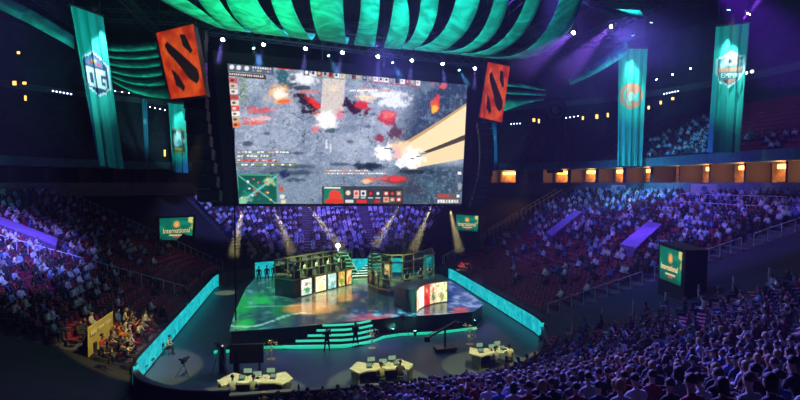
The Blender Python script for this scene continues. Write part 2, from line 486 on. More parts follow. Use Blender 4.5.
# ================================================================ STRIPED CANOPY
def cloth_mat(name, c1, c2, scale=.35):
    mm = bpy.data.materials.new(name); mm.use_nodes = True; nt = mm.node_tree; b = nt.nodes['Principled BSDF']
    tc = nt.nodes.new('ShaderNodeTexCoord'); n = nt.nodes.new('ShaderNodeTexNoise'); n.inputs['Scale'].default_value = scale
    n.inputs['Detail'].default_value = 6; n.inputs['Distortion'].default_value = 2.5
    r = nt.nodes.new('ShaderNodeValToRGB'); r.color_ramp.elements[0].position = .38; r.color_ramp.elements[1].position = .62
    r.color_ramp.elements[0].color = (*c1, 1); r.color_ramp.elements[1].color = (*c2, 1)
    nt.links.new(tc.outputs['Object'], n.inputs['Vector']); nt.links.new(n.outputs['Fac'], r.inputs['Fac'])
    nt.links.new(r.outputs['Color'], b.inputs['Base Color']); b.inputs['Roughness'].default_value = .8
    MATS[name] = mm; return mm
m_cloth = cloth_mat('teal_marbled_cloth', (.01,.26,.21), (.05,.6,.5))
m_cloth_plain = cloth_mat('teal_banner_cloth', (.02,.38,.38), (.05,.52,.5), .5)
def quad3(p0, p1, p2, t):  # quadratic through three points at t=0,.5,1 ; extrapolates
    return tuple(p0[i]*(2*t-1)*(t-1)+4*p1[i]*t*(1-t)+p2[i]*t*(2*t-1) for i in range(len(p0)))
RIB = [((214,26),(186,14),(160,0),(224,28),(207,15),(186,0)),
 ((226,29),(211,16),(198,0),(247,31),(233,19),(219,0)),
 ((252,32),(236,19),(226,0),(288,36),(270,20),(257,0)),
 ((289,36),(278,19),(271,0),(310,39),(299,21),(291,0)),
 ((319,39),(313,20),(310,0),(346,43),(344,21),(343,0)),
 ((354,44),(359,23),(361,0),(374,46),(378,24),(380,0)),
 ((384,47),(390,26),(394,0),(401,48),(409,28),(407,0)),
 ((402,48),(415,31),(421,0),(414,49),(431,32),(439,0)),
 ((415,49),(441,34),(456,0),(441,52),(466,32),(480,0)),
 ((442,52),(475,40),(494,0),(460,54),(492,38),(509,0)),
 ((461,54),(500,42),(526,0),(483,57),(518,40),(542,0)),
 ((485,57),(531,47),(560,0),(512,59),(556,46),(583,0))]
cen = at(350, 20, 44)
t = thing('striped_canopy', cen, 'huge green and teal striped cloth canopy hung over the giant screen', 'canopy')
def rib_strip(parent, o0, L, Rr, D0, D1, name='cloth_strip', tmax=2.3, N=16, back=True, material=None):
    rows = []
    for i in range(N+1):
        tt = tmax*i/N
        D = D0+(D1-D0)*min(1, tt/tmax)
        l = quad3(*L, min(tt, 1.0)); r = quad3(*Rr, min(tt, 1.0))
        if tt > 1:   # straight on from the last tangent
            e = 1e-3
            l2 = quad3(*L, 1-e); r2 = quad3(*Rr, 1-e)
            l = tuple(l[j]+(l[j]-l2[j])/e*(tt-1) for j in (0, 1)); r = tuple(r[j]+(r[j]-r2[j])/e*(tt-1) for j in (0, 1))
        row = [at(l[0]+(r[0]-l[0])*s, l[1]+(r[1]-l[1])*s, D)-o0 for s in (0, .33, .67, 1)]
        rows.append(row)
    if back:   # the cloth turns over its low edge and climbs away behind
        b0 = rows[0]; up = [[p+Vector((0, dd, dz)) for p in b0] for dd, dz in ((3.2, 1.3), (1.9, .5), (.8, .1))]
        rows = up+rows
    m = MB(); m.sheet(rows, .06, (0, 0, 1)); return m.build(name, material or m_cloth, parent, smooth=True)
for i, r in enumerate(RIB):
    D0 = 46+6*i/11
    rib_strip(t, cen, r[:3], r[3:], D0, D0-15)
m = MB()  # hoop the strips hang from
m.tube([at(x, y, D)-cen for x, y, D in [(215,18,50),(250,24,50),(300,29,51),(350,35,52),(400,40,53),(450,46,54),(500,50,56),(520,44,56)]], .12, 8)
m.build('hoop', m_black, t)

def swag(strips, o_px, label, D):
    o0 = at(*o_px, D[0]); t = thing('cloth_swag', o0, label, 'drape')
    for (a, b) in strips:     # a: upper edge pts, b: lower edge pts, same count
        n = 14
        def samp(P, s):
            return quad3(*P, s)
        rows = []
        for i in range(n+1):
            s = i/n; u = samp(a, s); l = samp(b, s); Dd = D[0]+(D[1]-D[0])*s
            rows.append([at(u[0], u[1], Dd+1.2)-o0, at((u[0]+l[0])/2, (u[1]+l[1])/2, Dd+.3)-o0, at(l[0], l[1], Dd)-o0])
        m = MB(); m.sheet(rows, .06, (0, 1, 0)); m.build('cloth_strip', m_cloth, t, smooth=True)
swag([(((104,43),(128,44),(157,41)),((104,50),(128,51.5),(157,49))),
      (((106,52),(130,54),(158,51)),((106,57),(130,59.5),(159,57))),
      (((108,59),(132,62),(160,60)),((108,64.5),(132,68),(160,66))),
      (((109,67),(134,71),(162,69)),((109,71),(135,77),(162,75))),
      (((110,73),(136,80),(164,79)),((110,76),(137,85),(165,85))),
      (((110,78),(138,88),(166,88)),((110,80),(138,94),(170,99)))],
     (140,70), 'green striped cloth swag between the tall left banner and left red logo sign', (66,70))
swag([(((-14,-12),(30,9),(74,36)),((-14,3),(30,24.5),(74,49)))], (30,15), 'single green cloth swag in the top left corner', (50,56))
swag([(((504,80),(524,83.5),(546,88)),((504,86),(524,88),(546,91))),
      (((504,88.5),(524,90.5),(546,93)),((504,94),(524,95),(546,96))),
      (((503,97),(524,98),(545,97.5)),((502,112),(524,104.5),(544,100)))],
     (525,95), 'small teal striped swag just right of the right red logo sign', (68,74))
swag([(((568,78),(594,64),(626,40)),((570,85),(597,73),(630,52)))], (600,65), 'thin teal cloth swag left of the ring logo banner', (74,66))
swag([(((574,-6),(600,6),(640,10)),((580,2),(606,12),(646,18)))], (610,8), 'small dim teal swag at the top right of the canopy', (50,54))

# dark drape wall behind the lamp row
m = MB()
P = [at(196,30,60), at(500,60,70), at(497,92,70), at(196,66,60)]
c = sum(P, Vector())/4; n = Vector((-.3,1,0)).normalized()*.8
m.hexa([P[3]-c, P[2]-c, P[2]-c+n, P[3]-c+n, P[0]-c, P[1]-c, P[1]-c+n, P[0]-c+n])
tag(m.build('masking_drape', m_black, org=c), 'black masking drape above the giant screen behind the lamp row', 'drape')
# ================================================================ GIANT SCREEN
TL, TR, BL, BR = at(226,62,51.5), at(467.5,84,60.0), at(238,205,54.5), at(461.5,205,63.5)
PXC = [(226,62),(467.5,84),(238,205),(461.5,205)]
def vnoise(x, y, seed=0):
    def h(i, j): 
        n = (i.astype(np.int64)*374761393+j.astype(np.int64)*668265263+seed*1442695) & 0x7fffffff
        n = ((n ^ (n >> 13))*1274126177) & 0x7fffffff
        return (n % 10007)/10007.0
    i, j = np.floor(x), np.floor(y); fx, fy = x-i, y-j
    fx = fx*fx*(3-2*fx); fy = fy*fy*(3-2*fy)
    return (h(i,j)*(1-fx)+h(i+1,j)*fx)*(1-fy)+(h(i,j+1)*(1-fx)+h(i+1,j+1)*fx)*fy
def fbm(x, y, s, o=4, seed=0):
    r = 0; a = .5
    for k in range(o): r = r+a*vnoise(x*s, y*s, seed+k); s *= 2.1; a *= .5
    return r/.94
class Painter:
    def __init__(s, X, Y, base): s.X, s.Y = X, Y; s.k = 1.0 if X.max() > 5 else 26.0; s.C = np.zeros(X.shape+(3,)); s.C[:] = base
    def mix(s, m, col): m = np.clip(m, 0, 1)[..., None]; s.C = s.C*(1-m)+np.array(col)*m
    def ell(s, cx, cy, rx, ry, col, soft=.3, rough=0.0, ang=0, seed=1, a=1.0):
        x, y = s.X-cx, s.Y-cy
        if ang: c, q = math.cos(ang), math.sin(ang); x, y = x*c+y*q, -x*q+y*c
        d = np.sqrt((x/rx)**2+(y/ry)**2)
        if rough: d = d+rough*((fbm(s.X*s.k, s.Y*s.k, .3, 5, seed)-.5)*2.9)
        s.mix((1-d)/soft*a if a == 1 else np.clip((1-d)/soft, 0, 1)*a, col)
    def rect(s, x0, y0, x1, y1, col, a=1.0): s.mix(((s.X >= x0)&(s.X <= x1)&(s.Y >= y0)&(s.Y <= y1))*a, col)
    def poly(s, pts, col, a=1.0):
        ins = np.zeros(s.X.shape, bool); n = len(pts)
        for i in range(n):
            (x0, y0), (x1, y1) = pts[i], pts[(i+1) % n]
            if y0 == y1: continue
            ins ^= ((y0 > s.Y) != (y1 > s.Y)) & (s.X < (x1-x0)*(s.Y-y0)/(y1-y0)+x0)
        s.mix(ins*a, col)
def painted_sheet(name, P4, nx, ny, painter_fn, material, parent, pxc=None, bulge=None):
    """P4 = TL,TR,BL,BR"""
    u = np.linspace(0, 1, nx); v = np.linspace(0, 1, ny); Ug, Vg = np.meshgrid(u, v)
    q = [np.array(p) for p in (pxc or [(0,0),(1,0),(0,1),(1,1)])]
    X = (q[0][0]*(1-Ug)+q[1][0]*Ug)*(1-Vg)+(q[2][0]*(1-Ug)+q[3][0]*Ug)*Vg
    Y = (q[0][1]*(1-Ug)+q[1][1]*Ug)*(1-Vg)+(q[2][1]*(1-Ug)+q[3][1]*Ug)*Vg
    C = painter_fn(X, Y)
    p = [np.array(x) for x in P4]
    P = (p[0]*(1-Ug)[...,None]+p[1]*Ug[...,None])*(1-Vg)[...,None]+(p[2]*(1-Ug)[...,None]+p[3]*Ug[...,None])*Vg[...,None]
    if bulge: P = P+bulge(Ug, Vg)
    i = np.arange(nx*ny).reshape(ny, nx)
    F = np.stack([i[1:, :-1], i[1:, 1:], i[:-1, 1:], i[:-1, :-1]], -1).reshape(-1, 4)
    me = bpy.data.meshes.new(name); me.from_pydata(P.reshape(-1, 3).tolist(), [], F.tolist()); me.materials.append(material)
    ca = me.color_attributes.new('Col', 'FLOAT_COLOR', 'POINT'); arr = np.ones((nx*ny, 4), np.float32); arr[:, :3] = C.reshape(-1, 3)
    ca.data.foreach_set('color', arr.ravel()); me.polygons.foreach_set('use_smooth', [True]*len(me.polygons)); me.update()
    ob = bpy.data.objects.new(name, me); COL.objects.link(ob)
    if parent: ob.parent = parent
    return ob
def lin(r, g, b): return tuple((c/255)**2.2 for c in (r, g, b))
def game(X, Y):
    n1 = fbm(X, Y, .06, 5, 3); n2 = fbm(X, Y, .25, 4, 9); n3 = np.abs(fbm(X, Y, .11, 4, 21)-.5)
    p = Painter(X, Y, lin(128,144,170))
    p.mix((n1-.3)*1.8, lin(176,188,210)); p.mix((n2-.5)*1.6, lin(205,212,228)); p.mix((.03-n3)*12, lin(92,108,134))
    d = np.clip((X-385+(Y-120)*.3)/45, 0, 1)*np.clip((150-Y)/10, 0, 1); p.mix(d*.9, lin(52,74,100)); p.mix(d*(n2-.55)*3, lin(105,130,155))
    lo = np.clip((Y-160)/12, 0, 1); p.mix(lo*.5, lin(95,122,145)); p.mix(lo*np.clip((X-380)/40, 0, 1)*.85, lin(58,84,100))
    p.mix(lo*np.clip((X-400)/10,0,1)*np.clip((.03-n3)*22, 0, 1), lin(22,38,52)); p.mix(lo*np.clip((n1-.52)*4,0,1)*.5, lin(110,140,152))
    cr = np.abs(fbm(X*1.0, Y*1.6, .16, 5, 41)-.5); p.mix(np.clip((.018-cr)*60, 0, 1)*.75, lin(40,50,68)); cr = np.abs(fbm(X, Y, .35, 3, 77)-.5); p.mix(np.clip((.02-cr)*40, 0, 1)*.3, lin(230,235,245))
    p.mix(np.clip((X-392+(Y-110)*.35)/22, 0, 1)*np.clip((152-Y)/6, 0, 1)*.95, lin(44,62,88)); p.mix(np.clip((Y-161)/6, 0, 1)*np.clip((X-380)/16, 0, 1)*.85, lin(46,72,88)); p.ell(275,170,44,9, lin(60,80,104), .8,.3, a=.7)
    p.mix(np.clip((X-405)/14, 0, 1)*np.clip((n2-.56)*6, 0, 1)*.6, lin(112,136,156))
    rg = np.abs(fbm(X+8*fbm(X, Y, .05, 2, 3), Y, .1, 3, 51)-.5); dk = np.clip((fbm(X, Y, .03, 2, 8)-.42)*5, 0, 1)
    p.mix(np.clip((.022-rg)*70, 0, 1)*(.35+.5*dk), lin(44,54,72)); p.mix(np.clip((rg-.02)*60, 0, 1)*np.clip((.045-rg)*60, 0, 1)*.35, lin(196,206,224))
    fl = np.abs(fbm(X*.9, Y*1.3, .4, 3, 61)-.5); p.mix(np.clip((.03-fl)*30, 0, 1)*.4, lin(66,78,100))
    d0 = np.sqrt(((X-268)/26)**2+((Y-135)/14)**2); p.mix(np.clip(1-abs(d0-.95)/.07, 0, 1)*.5*(n2 > .42), lin(206,216,230)); p.mix(np.clip((1-d0)*2, 0, 1)*.3, lin(170,182,204))
    d0 = np.sqrt(((X-340)/22)**2+((Y-140)/13)**2); p.mix(np.clip((1-d0)*2, 0, 1)*.35, lin(196,204,222)); p.rect(317,137,319,146, lin(232,238,248), .8); p.rect(321,141,323,150, lin(232,238,248), .6)
    # ruins, ledges
    for (x0, y0, x1, y1) in [(262,163,312,166),(275,177,300,180),(318,161,345,163),(345,164,380,168),(283,150,300,151.5),(240,140,252,144)]:
        p.ell((x0+x1)/2, (y0+y1)/2, (x1-x0)/2, (y1-y0)/2+1.5, lin(52,68,88), .5, .25, seed=4, a=.8)
    p.ell(290,171,22,3.5, lin(64,84,104), .6,.25); p.ell(279,172,6,5, lin(34,48,90), .4,.25)
    p.ell(360,164,18,5, lin(34,46,60), .4,.4)
    # creature top centre-left
    p.ell(276,76,7,13, lin(52,98,112), .4,.5, ang=-.35); p.ell(287,80,5,8, lin(40,62,80), .4,.4); p.ell(297,78,14,8, lin(240,242,248), .5,.5); p.ell(292,86,14,3, lin(70,80,95), .4,.5)
    p.ell(272,92,12,10, lin(250,190,120), .5,.5); p.ell(273,92,8,6.5, lin(255,250,230), .5,.4); p.ell(279,99,7,3, lin(255,110,50), .5,.6)
    p.ell(301,101,17,8, lin(44,18,34), .35,.45, ang=.7); p.ell(306,101,12,4, lin(226,44,36), .5,.3, ang=.75); p.ell(296,106,5,7, lin(52,40,60), .5,.5, ang=.2); p.ell(311,111,6,4, lin(190,30,40), .5,.5)
    p.ell(300,90,12,2.4, lin(236,120,110), .6,.4, a=.7)
    # pillar of light + blast
    p.poly([(314,76),(336,78),(334,112),(312,110)], lin(222,208,198), .9); p.ell(325,87,6,5, lin(240,220,190),.6)
    p.ell(318,117,13,12, lin(255,252,248), .35,.35); p.ell(307,127,4,4, lin(240,120,130), .5,.4); p.ell(322,128,7,3, lin(70,100,112), .5,.4)
    p.ell(331,112,5,7, lin(225,130,150), .6,.5)
    p.ell(346,104,15,9, lin(44,20,30), .35,.6, ang=.4); p.ell(352,102,9,6, lin(214,42,40), .4,.5, ang=.4); p.ell(344,109,8,4, lin(60,24,40), .4,.5)
    p.ell(258,108,15,4, lin(220,84,90), .7,.4, a=.85); p.ell(252,120,12,3, lin(232,120,110), .5,.6); p.ell(258,116,14,3, lin(236,190,190), .5,.5)
    p.ell(378,93,28,6, lin(245,246,250), .5,.4, ang=.12); p.ell(385,100,18,7, lin(236,240,248), .5,.5); p.ell(356,96,12,4, lin(250,220,190), .5,.5)
    p.ell(365,88,24,1.6, lin(226,160,130), .6,.4, ang=.1)
    p.ell(379,116,11,9.5, lin(205,60,70), .3,.35); p.ell(380,113,7,5, lin(240,110,104), .5,.5)
    p.ell(388,130,10,9, lin(96,60,78), .4,.6); p.ell(371,136,6,5, lin(150,60,84), .4,.5)
    for (cx, cy) in [(262,131),(245,141),(341,139),(358,124),(400,118),(364,112)]: p.ell(cx, cy, 4.5, 2.4, lin(78,82,104), .5,.3, seed=cx, a=.8)
    sp = fbm(X, Y, .9, 3, 91); p.mix(np.clip((sp-.66)*8, 0, 1)*.3, lin(240,244,250)); p.mix(np.clip((.36-sp)*8, 0, 1)*.3, lin(40,46,60))
    # beams of light at right
    p.poly([(386,147),(466.5,103),(466,133),(420,151),(398,156)], lin(250,226,176)); p.poly([(392,160),(418,152.5),(465,138),(463.5,157),(420,164),(405,167)], lin(244,218,168))
    p.poly([(384,147),(466.5,102),(466.3,104.5),(388,149)], lin(200,160,110)); p.poly([(412,151.5),(465.5,132.5),(465.3,138),(420,151.8)], lin(74,66,50))
    p.ell(392,143,14,7, lin(250,214,170), .6,.5)
    p.ell(375,151,12,10, lin(255,253,250), .3,.35); p.ell(404,157,17,12, lin(255,254,250), .3,.35); p.ell(391,151,9,7, lin(250,190,180), .6,.6)
    for (x0, y0, w) in [(376,145.5,7),(410,153.5,6),(404,156,4)]: p.rect(x0, y0, x0+w, y0+1, lin(30,30,36))
    p.ell(431,104,6,9, lin(228,90,34), .35,.35, ang=.35); p.ell(430,107,4,6, lin(255,190,60), .4,.3, ang=.35); p.ell(434,97,3,5, lin(220,60,50), .5,.4)
    p.ell(440,85,6,4, lin(214,90,90), .5,.4); p.ell(428,83,3,2.5, lin(190,70,80), .5,.4)
    p.ell(425,85,14,5, lin(120,140,160), .5,.6, ang=-.5, a=.5)
    # fire low centre
    p.ell(384,178,22,5, lin(140,50,54), .5,.4); p.ell(388,177,13,3.6, lin(226,60,52), .5,.4); p.ell(362,178,9,3.5, lin(210,120,90), .5,.5); p.ell(358,180,5,3, lin(244,196,150), .5,.3); p.ell(374,177,12,2.5, lin(220,90,80),.5,.5)
    p.ell(408,170,22,3, lin(38,50,54), .4,.5); p.ell(428,184,12,10, lin(78,112,128), .6,.6, a=.5); p.ell(408,188,14,8, lin(60,50,64), .5,.6, a=.6)
    # interface: top bars
    rs = np.random.RandomState(5)
    def sl(x): return 62+(x-226)*.0911
    def bar(x0, x1, d0, d1, col, a=1.0): p.mix(((X >= x0)&(X <= x1)&(Y-sl(X) >= d0)&(Y-sl(X) <= d1))*a, col)
    bar(226,268,0,8, lin(84,92,108)); bar(228,261,8.6,13, lin(70,50,52)); bar(268,466,0,.8, lin(40,40,44), .5)
    for x in (231,237,244): p.ell(x, sl(x)+4.2, 2.4, 2.6, lin(228,230,236), .3)
    for x in np.arange(249,266,2.2):
        bar(x, x+1.4, 2, 3.6, lin(225,226,230)); bar(x, x+1.4, 5, 6.6, lin(*(rs.randint(60,230,3))))
    for x in np.arange(229,258,1.9): bar(x, x+1.2, 10, 11.6, lin(236,220,210))
    bar(272,287,0,1.8, lin(226,40,40)); bar(296,301,.5,5.5, lin(20,20,24)); p.ell(298.5, sl(298)+3, 1.8, 2.3, lin(250,250,250), .3)
    for i, x in enumerate(np.arange(303,413,5.6)):
        c = lin(*([(190,60,40),(230,200,160),(120,80,60),(60,64,70),(214,150,80),(240,236,230),(150,60,60)][rs.randint(7)])) if i % 2 else lin(*(rs.randint(120,255,1).repeat(3)))
        bar(x, x+4.6, .8, 5.6, c); bar(x+.8, x+3.0, 1.6, 4, lin(*([(40,40,46),(220,180,130),(90,40,36),(170,170,176)][rs.randint(4)]))); bar(x, x+4.6, 6, 6.8, lin(60,150,60) if i < 9 else lin(190,50,40))
    # left column
    for i, y in enumerate(np.arange(77,124,5.4)):
        x = 228.5+(y-77)*.075
        p.rect(x, y, x+7.2, y+4.6, lin(*[(200,90,80),(214,190,176),(235,226,214),(196,70,70),(230,214,190),(226,80,70),(240,236,230),(210,170,120),(240,120,60)][i % 9]))
        p.ell(x+3, y+2.3, 2, 1.5, lin(*([(90,50,44),(240,220,200),(120,90,80),(60,60,66)][rs.randint(4)])), .4)
        if i < 5:
            p.mix(((X > x+9)&(X < x+17-i*.6)&(Y > y)&(Y < y+3.4))*.75*(fbm(X, Y, .9, 2, i) > .35), lin(110,140,60))
        else: p.mix(((X > x+9)&(X < x+22)&(Y > y)&(Y < y+2.4))*.7*(fbm(X, Y, .9, 2, i) > .42), lin(214,50,50))
    # chat lines
    def words(x0, x1, y, cols, h=1.7):
        x = x0
        while x < x1:
            w = rs.uniform(1.2, 3.2); p.rect(x, y, x+w, y+h, lin(*cols[rs.randint(len(cols))])); x += w+.7
    for (x1, y, cs) in [(284,149,[(240,244,246),(220,180,170),(120,150,70),(240,240,240)]),(267,153,[(230,240,230),(90,140,60),(240,244,240)]),(272,157.3,[(230,60,40),(220,120,90),(244,200,190)]),(289,161.8,[(240,244,240),(130,150,60),(245,240,225)])]:
        p.rect(235.5, y-.8, x1, y+2.6, lin(78,84,84), .55); words(236.5, x1-1, y, cs)
    words(341,368,88,[(248,250,252)],1.6); words(316,360,168,[(240,220,210),(220,150,130),(240,240,240)],1.4); words(316,376,171,[(240,240,244),(226,170,150)],1.4)
    # minimap
    p.poly([(236.5,172),(272,173),(273,204.5),(238.5,204.5)], lin(70,150,120)); p.poly([(237.5,174),(271,174.5),(272,203.6),(239,203.6)], lin(20,88,80))
    m_ = ((X > 237.5)&(X < 272)&(Y > 174)&(Y < 204)); p.mix(m_*np.clip((fbm(X, Y, .18, 3, 33)-.5)*5, 0, 1), lin(40,130,110)); p.mix(m_*(np.abs((X-238)/34+(Y-204)/30) < .05)*.9, lin(110,190,190)); p.mix(m_*(np.abs((X-238)/34-(Y-174)/30) < .03)*.7, lin(120,190,170))
    p.ell(243,200,7,5, lin(130,200,170), .5,.4); p.ell(266,180,6,5, lin(160,196,150), .5,.5)
    for _ in range(16): x, y = rs.uniform(241,269), rs.uniform(177,201); p.ell(x, y, 1.1, 1.1, lin(*[(230,90,60),(240,220,110),(240,240,240)][rs.randint(3)]), .3)
    for (x, y, c) in [(276,188,(196,90,60)),(277,196,(226,220,216)),(278,201.5,(226,214,170))]: p.ell(x, y, 2.8, 2.8, lin(*c), .3)
    # bottom hud
    p.rect(314,185,396,204.6, lin(60,64,66)); p.rect(316,187.5,335,203, lin(20,120,94)); p.ell(326,197,8,7, lin(232,64,40), .3,.4); p.rect(317,199,335,203, lin(206,60,40)); p.rect(316,186,332,187.4, lin(228,232,230))
    p.ell(339.5,192,2.8,3, lin(222,214,190), .3)
    for i, x in enumerate([345,352,359.5,367]): p.rect(x, 189.5, x+5.4, 196, lin(*[(236,180,170),(220,224,226),(60,40,46),(50,56,60)][i])); p.ell(x+2.7, 192.7, 1.8, 2, lin(*[(220,60,50),(40,40,44),(224,50,50),(226,226,230)][i]), .3); p.rect(x, 197, x+5, 197.9, lin(210,220,220))
    p.rect(337,199.5,345,202.4, lin(214,214,220)); p.rect(348,199.5,358,202.4, lin(222,50,44)); p.rect(366,199.5,372,202.4, lin(180,50,44))
    p.rect(374,188.5,395.5,203, lin(44,40,38))
    for j, y in enumerate((190,196.5)):
        for i, x in enumerate((375.5,382,388.8)): p.rect(x, y, x+5.6, y+5.4, lin(*([(200,170,140),(60,50,50),(170,60,50),(120,110,100)][rs.randint(4)]))); p.ell(x+2.8, y+2.7, 2, 1.8, lin(*[(240,230,220),(226,60,50),(250,190,150)][(i+j) % 3]), .4)
    p.rect(433,192.5,459,203.5, lin(96,92,90))
    for x in (435,439,443.5,456): p.rect(x, 194, x+3, 196.8, lin(210,60,40) if x < 450 else lin(240,240,240))
    for x in np.arange(434,458,3.1): p.rect(x, 199.4, x+2.2, 202.6, lin(*[(220,205,200),(240,240,240)][rs.randint(2)]))
    p.rect(457,170,461,173, lin(245,246,250)); p.ell(459,186,2.6,5, lin(150,160,160), .4,.4)
    return np.clip(p.C, 0, 1)
scr_c = (TL+TR+BL+BR)/4
m_screen = mat_attr('screen_picture', emit=1.12, rough=.3)
t = thing('giant_screen', scr_c, 'giant tilted video screen showing a battle game in the middle of the hall', 'screen')
painted_sheet('display', [p-scr_c for p in (TL, TR, BL, BR)], 420, 250, game, m_screen, t, PXC)
nrm = (TR-TL).cross(BL-TL).normalized()
if nrm.y < 0: nrm = -nrm
ux = (TR-TL).normalized()
e = .25
m = MB(); q = [TL-scr_c, TR-scr_c, BR-scr_c, BL-scr_c]; q2 = [p+nrm*.05 for p in q]
for i in range(4): m.bar(q[i]+nrm*.15, q[(i+1) % 4]+nrm*.15, .35, .3)
m.build('frame', m_black, t)
m = MB(); gl = -ux*1.2; gr = ux*1.2
m.hexa([q[3]+nrm*.3+gl-Vector((0,0,.2)), q[2]+nrm*.3+gr-Vector((0,0,.2)), q[2]+nrm*1.6+gr-Vector((0,0,.2)), q[3]+nrm*1.6+gl-Vector((0,0,.2)), q[0]+nrm*.3+gl+Vector((0,0,1)), q[1]+nrm*.3+gr+Vector((0,0,1)), q[1]+nrm*1.6+gr+Vector((0,0,1)), q[0]+nrm*1.6+gl+Vector((0,0,1))])
m.build('housing', m_black, t)
m = MB()
for s in (.1, .37, .63, .9):
    a = q[0]+(q[1]-q[0])*s+nrm; m.bar(a, Vector((a.x, a.y, 38-scr_c.z)), .12)
m.build('hanging_cable', m_steel, t)

# side masking towers and hanging loudspeaker arrays
def tower(pa, pb, w, label, D):
    a, b = at(*pa, D), at(*pb, D); m = MB(); c = (a+b)/2; m.bar(a-c, b-c, w, 1.0, up=Vector((0,1,0)))
    tag(m.build('masking_curtain', m_black, org=c), label, 'curtain')
tower((214,30), (226,206), 2.6, 'tall black masking curtain at the left edge of the giant screen', 56)
tower((478,80), (473,206), 1.9, 'tall black masking curtain at the right edge of the giant screen', 64)
m_grille = mat('speaker_grille', (.008,.01,.012), .6)
def line_array(P, D, w, label, n=14):
    o0 = at(*P[0], D); t = thing('speaker_array', o0, label, 'loudspeaker')
    for i in range(n):
        s = i/(n-1); p = quad3(*P, s); s2 = min(1, s+.01); p2 = quad3(*P, s2+.01); a = at(*p, D-1.5*s*s)-o0; 
        M_ = Matrix.Rotation(-.25*s, 3, 'X'); h = (at(*P[2], D)-at(*P[0], D)).length/n*.92
        m = MB(); m.box(a, (w, .9, h), M=M_); b = m.build('speaker_box', m_black, t)
        m = MB(); m.box(a+M_@Vector((0,-.47,0)), (w*.9, .04, h*.8), M=M_); m.build('grille', m_grille, b)
    m = MB(); m.bar((0,0,.3), (0,0,38-o0.z), .08); m.build('hanging_cable', m_steel, t)
line_array([(196,36),(197,110),(210,196)], 50, 2.0, 'long black curved loudspeaker array hanging left of the screen')
line_array([(484,126),(486,165),(477,204)], 58, 1.5, 'black curved loudspeaker array hanging right of the screen')

# ================================================================ LOGO SIGNS AND BANNERS
def emblem(X, Y):  # red stone sign, uv 0..1
    n = fbm(X, Y, 6, 5, 5); p = Painter(X, Y, lin(196,52,20)); p.mix((n-.4)*3, lin(240,92,34)); p.mix((.42-n)*3, lin(130,28,14))
    p.ell(.35,.3,.3,.35, lin(250,120,50), .9, .3, a=.4)
    w = (fbm(X, Y, 9, 3, 8)-.5)*.03; p.X = X+w; p.Y = Y+w; D = lin(26,22,26)
    p.poly([(.14,.2),(.24,.16),(.9,.62),(.93,.76),(.82,.83),(.62,.74),(.4,.5),(.2,.32)], D)
    p.poly([(.6,.1),(.74,.12),(.86,.36),(.8,.4),(.62,.26)], D)
    p.poly([(.2,.56),(.34,.66),(.47,.84),(.4,.9),(.22,.8)], D)
    return np.clip(p.C, 0, 1)
m_sign = mat_attr('red_painted_sign', 0, .6); m_signlit = mat_attr('glowing_red_sign', .75, .6)  # second material emits its own colours
def sign(P, D, th, label, top):
    Pw = [at(*p, D) for p in P]; c = sum(Pw, Vector())/4; t = thing('logo_sign', c, label, 'sign')
    q = [p-c for p in Pw]; painted_sheet('sign_face', [q[0], q[1], q[2], q[3]], 70, 100, emblem, m_signlit, t)
    m = MB(); b = [x+Vector((0, .04, 0)) for x in q]; k = Vector((0, th, 0)); m.hexa([b[2], b[3], b[3]+k, b[2]+k, b[0], b[1], b[1]+k, b[0]+k]); m.build('sign_box', mat('sign_box_brown', (.12,.05,.03), .7, noise=(2,.4)), t)
    m = MB(); m.bar(b[0]+k/2, Vector((b[0].x, b[0].y+th/2, 38-c.z)), .06); m.bar(b[1]+k/2, Vector((b[1].x, b[1].y+th/2, 38-c.z)), .06); m.build('hanging_cable', m_steel, t)
sign([(156,33),(193,24),(171,99),(205.5,95)], 48, 1.2, 'large red logo sign with black slashes hung left of the screen', 0)
sign([(488,62),(510,66.5),(479.5,117),(502,122.5)], 60, 1.0, 'smaller red logo sign with black slashes hung right of the screen', 0)

def banner(P, D, label, logo=None, folds=7, col=None, ny=90, tint=None, dimcol=None):
    """P: TL,TR,BL,BR pixels"""
    Pw = [at(*p, D) for p in P]; c = sum(Pw, Vector())/4; t = thing('hanging_banner', c, label, 'banner')
    q = [p-c for p in Pw]; ph = rnd.uniform(0, 6)
    def paint(X, Y):
        n = fbm(X, Y*.25, 9, 4, int(D)); p = Painter(X, Y, col or lin(30,176,166)); p.mix((n-.45)*1.5, tuple(c_*1.35 for c_ in (col or lin(30,176,166)))); p.mix((.42-n)*1.5, tuple(c_*.6 for c_ in (col or lin(30,176,166))))
        if logo: logo(p)
        return np.clip(p.C, 0, 1)
    def bul(U, V):
        z = np.zeros(U.shape+(3,)); z[..., 1] = (.28*np.sin(U*folds*PI*1.0+ph)*(.25+.75*V)+.12*np.sin(U*folds*2.3*PI+V*2)*V); return z
    nx = 60
    painted_sheet('cloth', q, nx, ny, paint, mat_attr('banner_cloth', 0, .75), t, bulge=bul)
    m = MB(); m.tube([q[0]+Vector((-.1,0,.1)), q[1]+Vector((.1,0,.1))], .09, 8); m.build('top_bar', m_steel, t)
    m = MB(); m.bar(q[0]+Vector((.3,0,.1)), (q[0].x+.3, q[0].y, 38-c.z), .05); m.bar(q[1]+Vector((-.3,0,.1)), (q[1].x-.3, q[1].y, 38-c.z), .05); m.build('hanging_cable', m_steel, t)
    return t, c, q
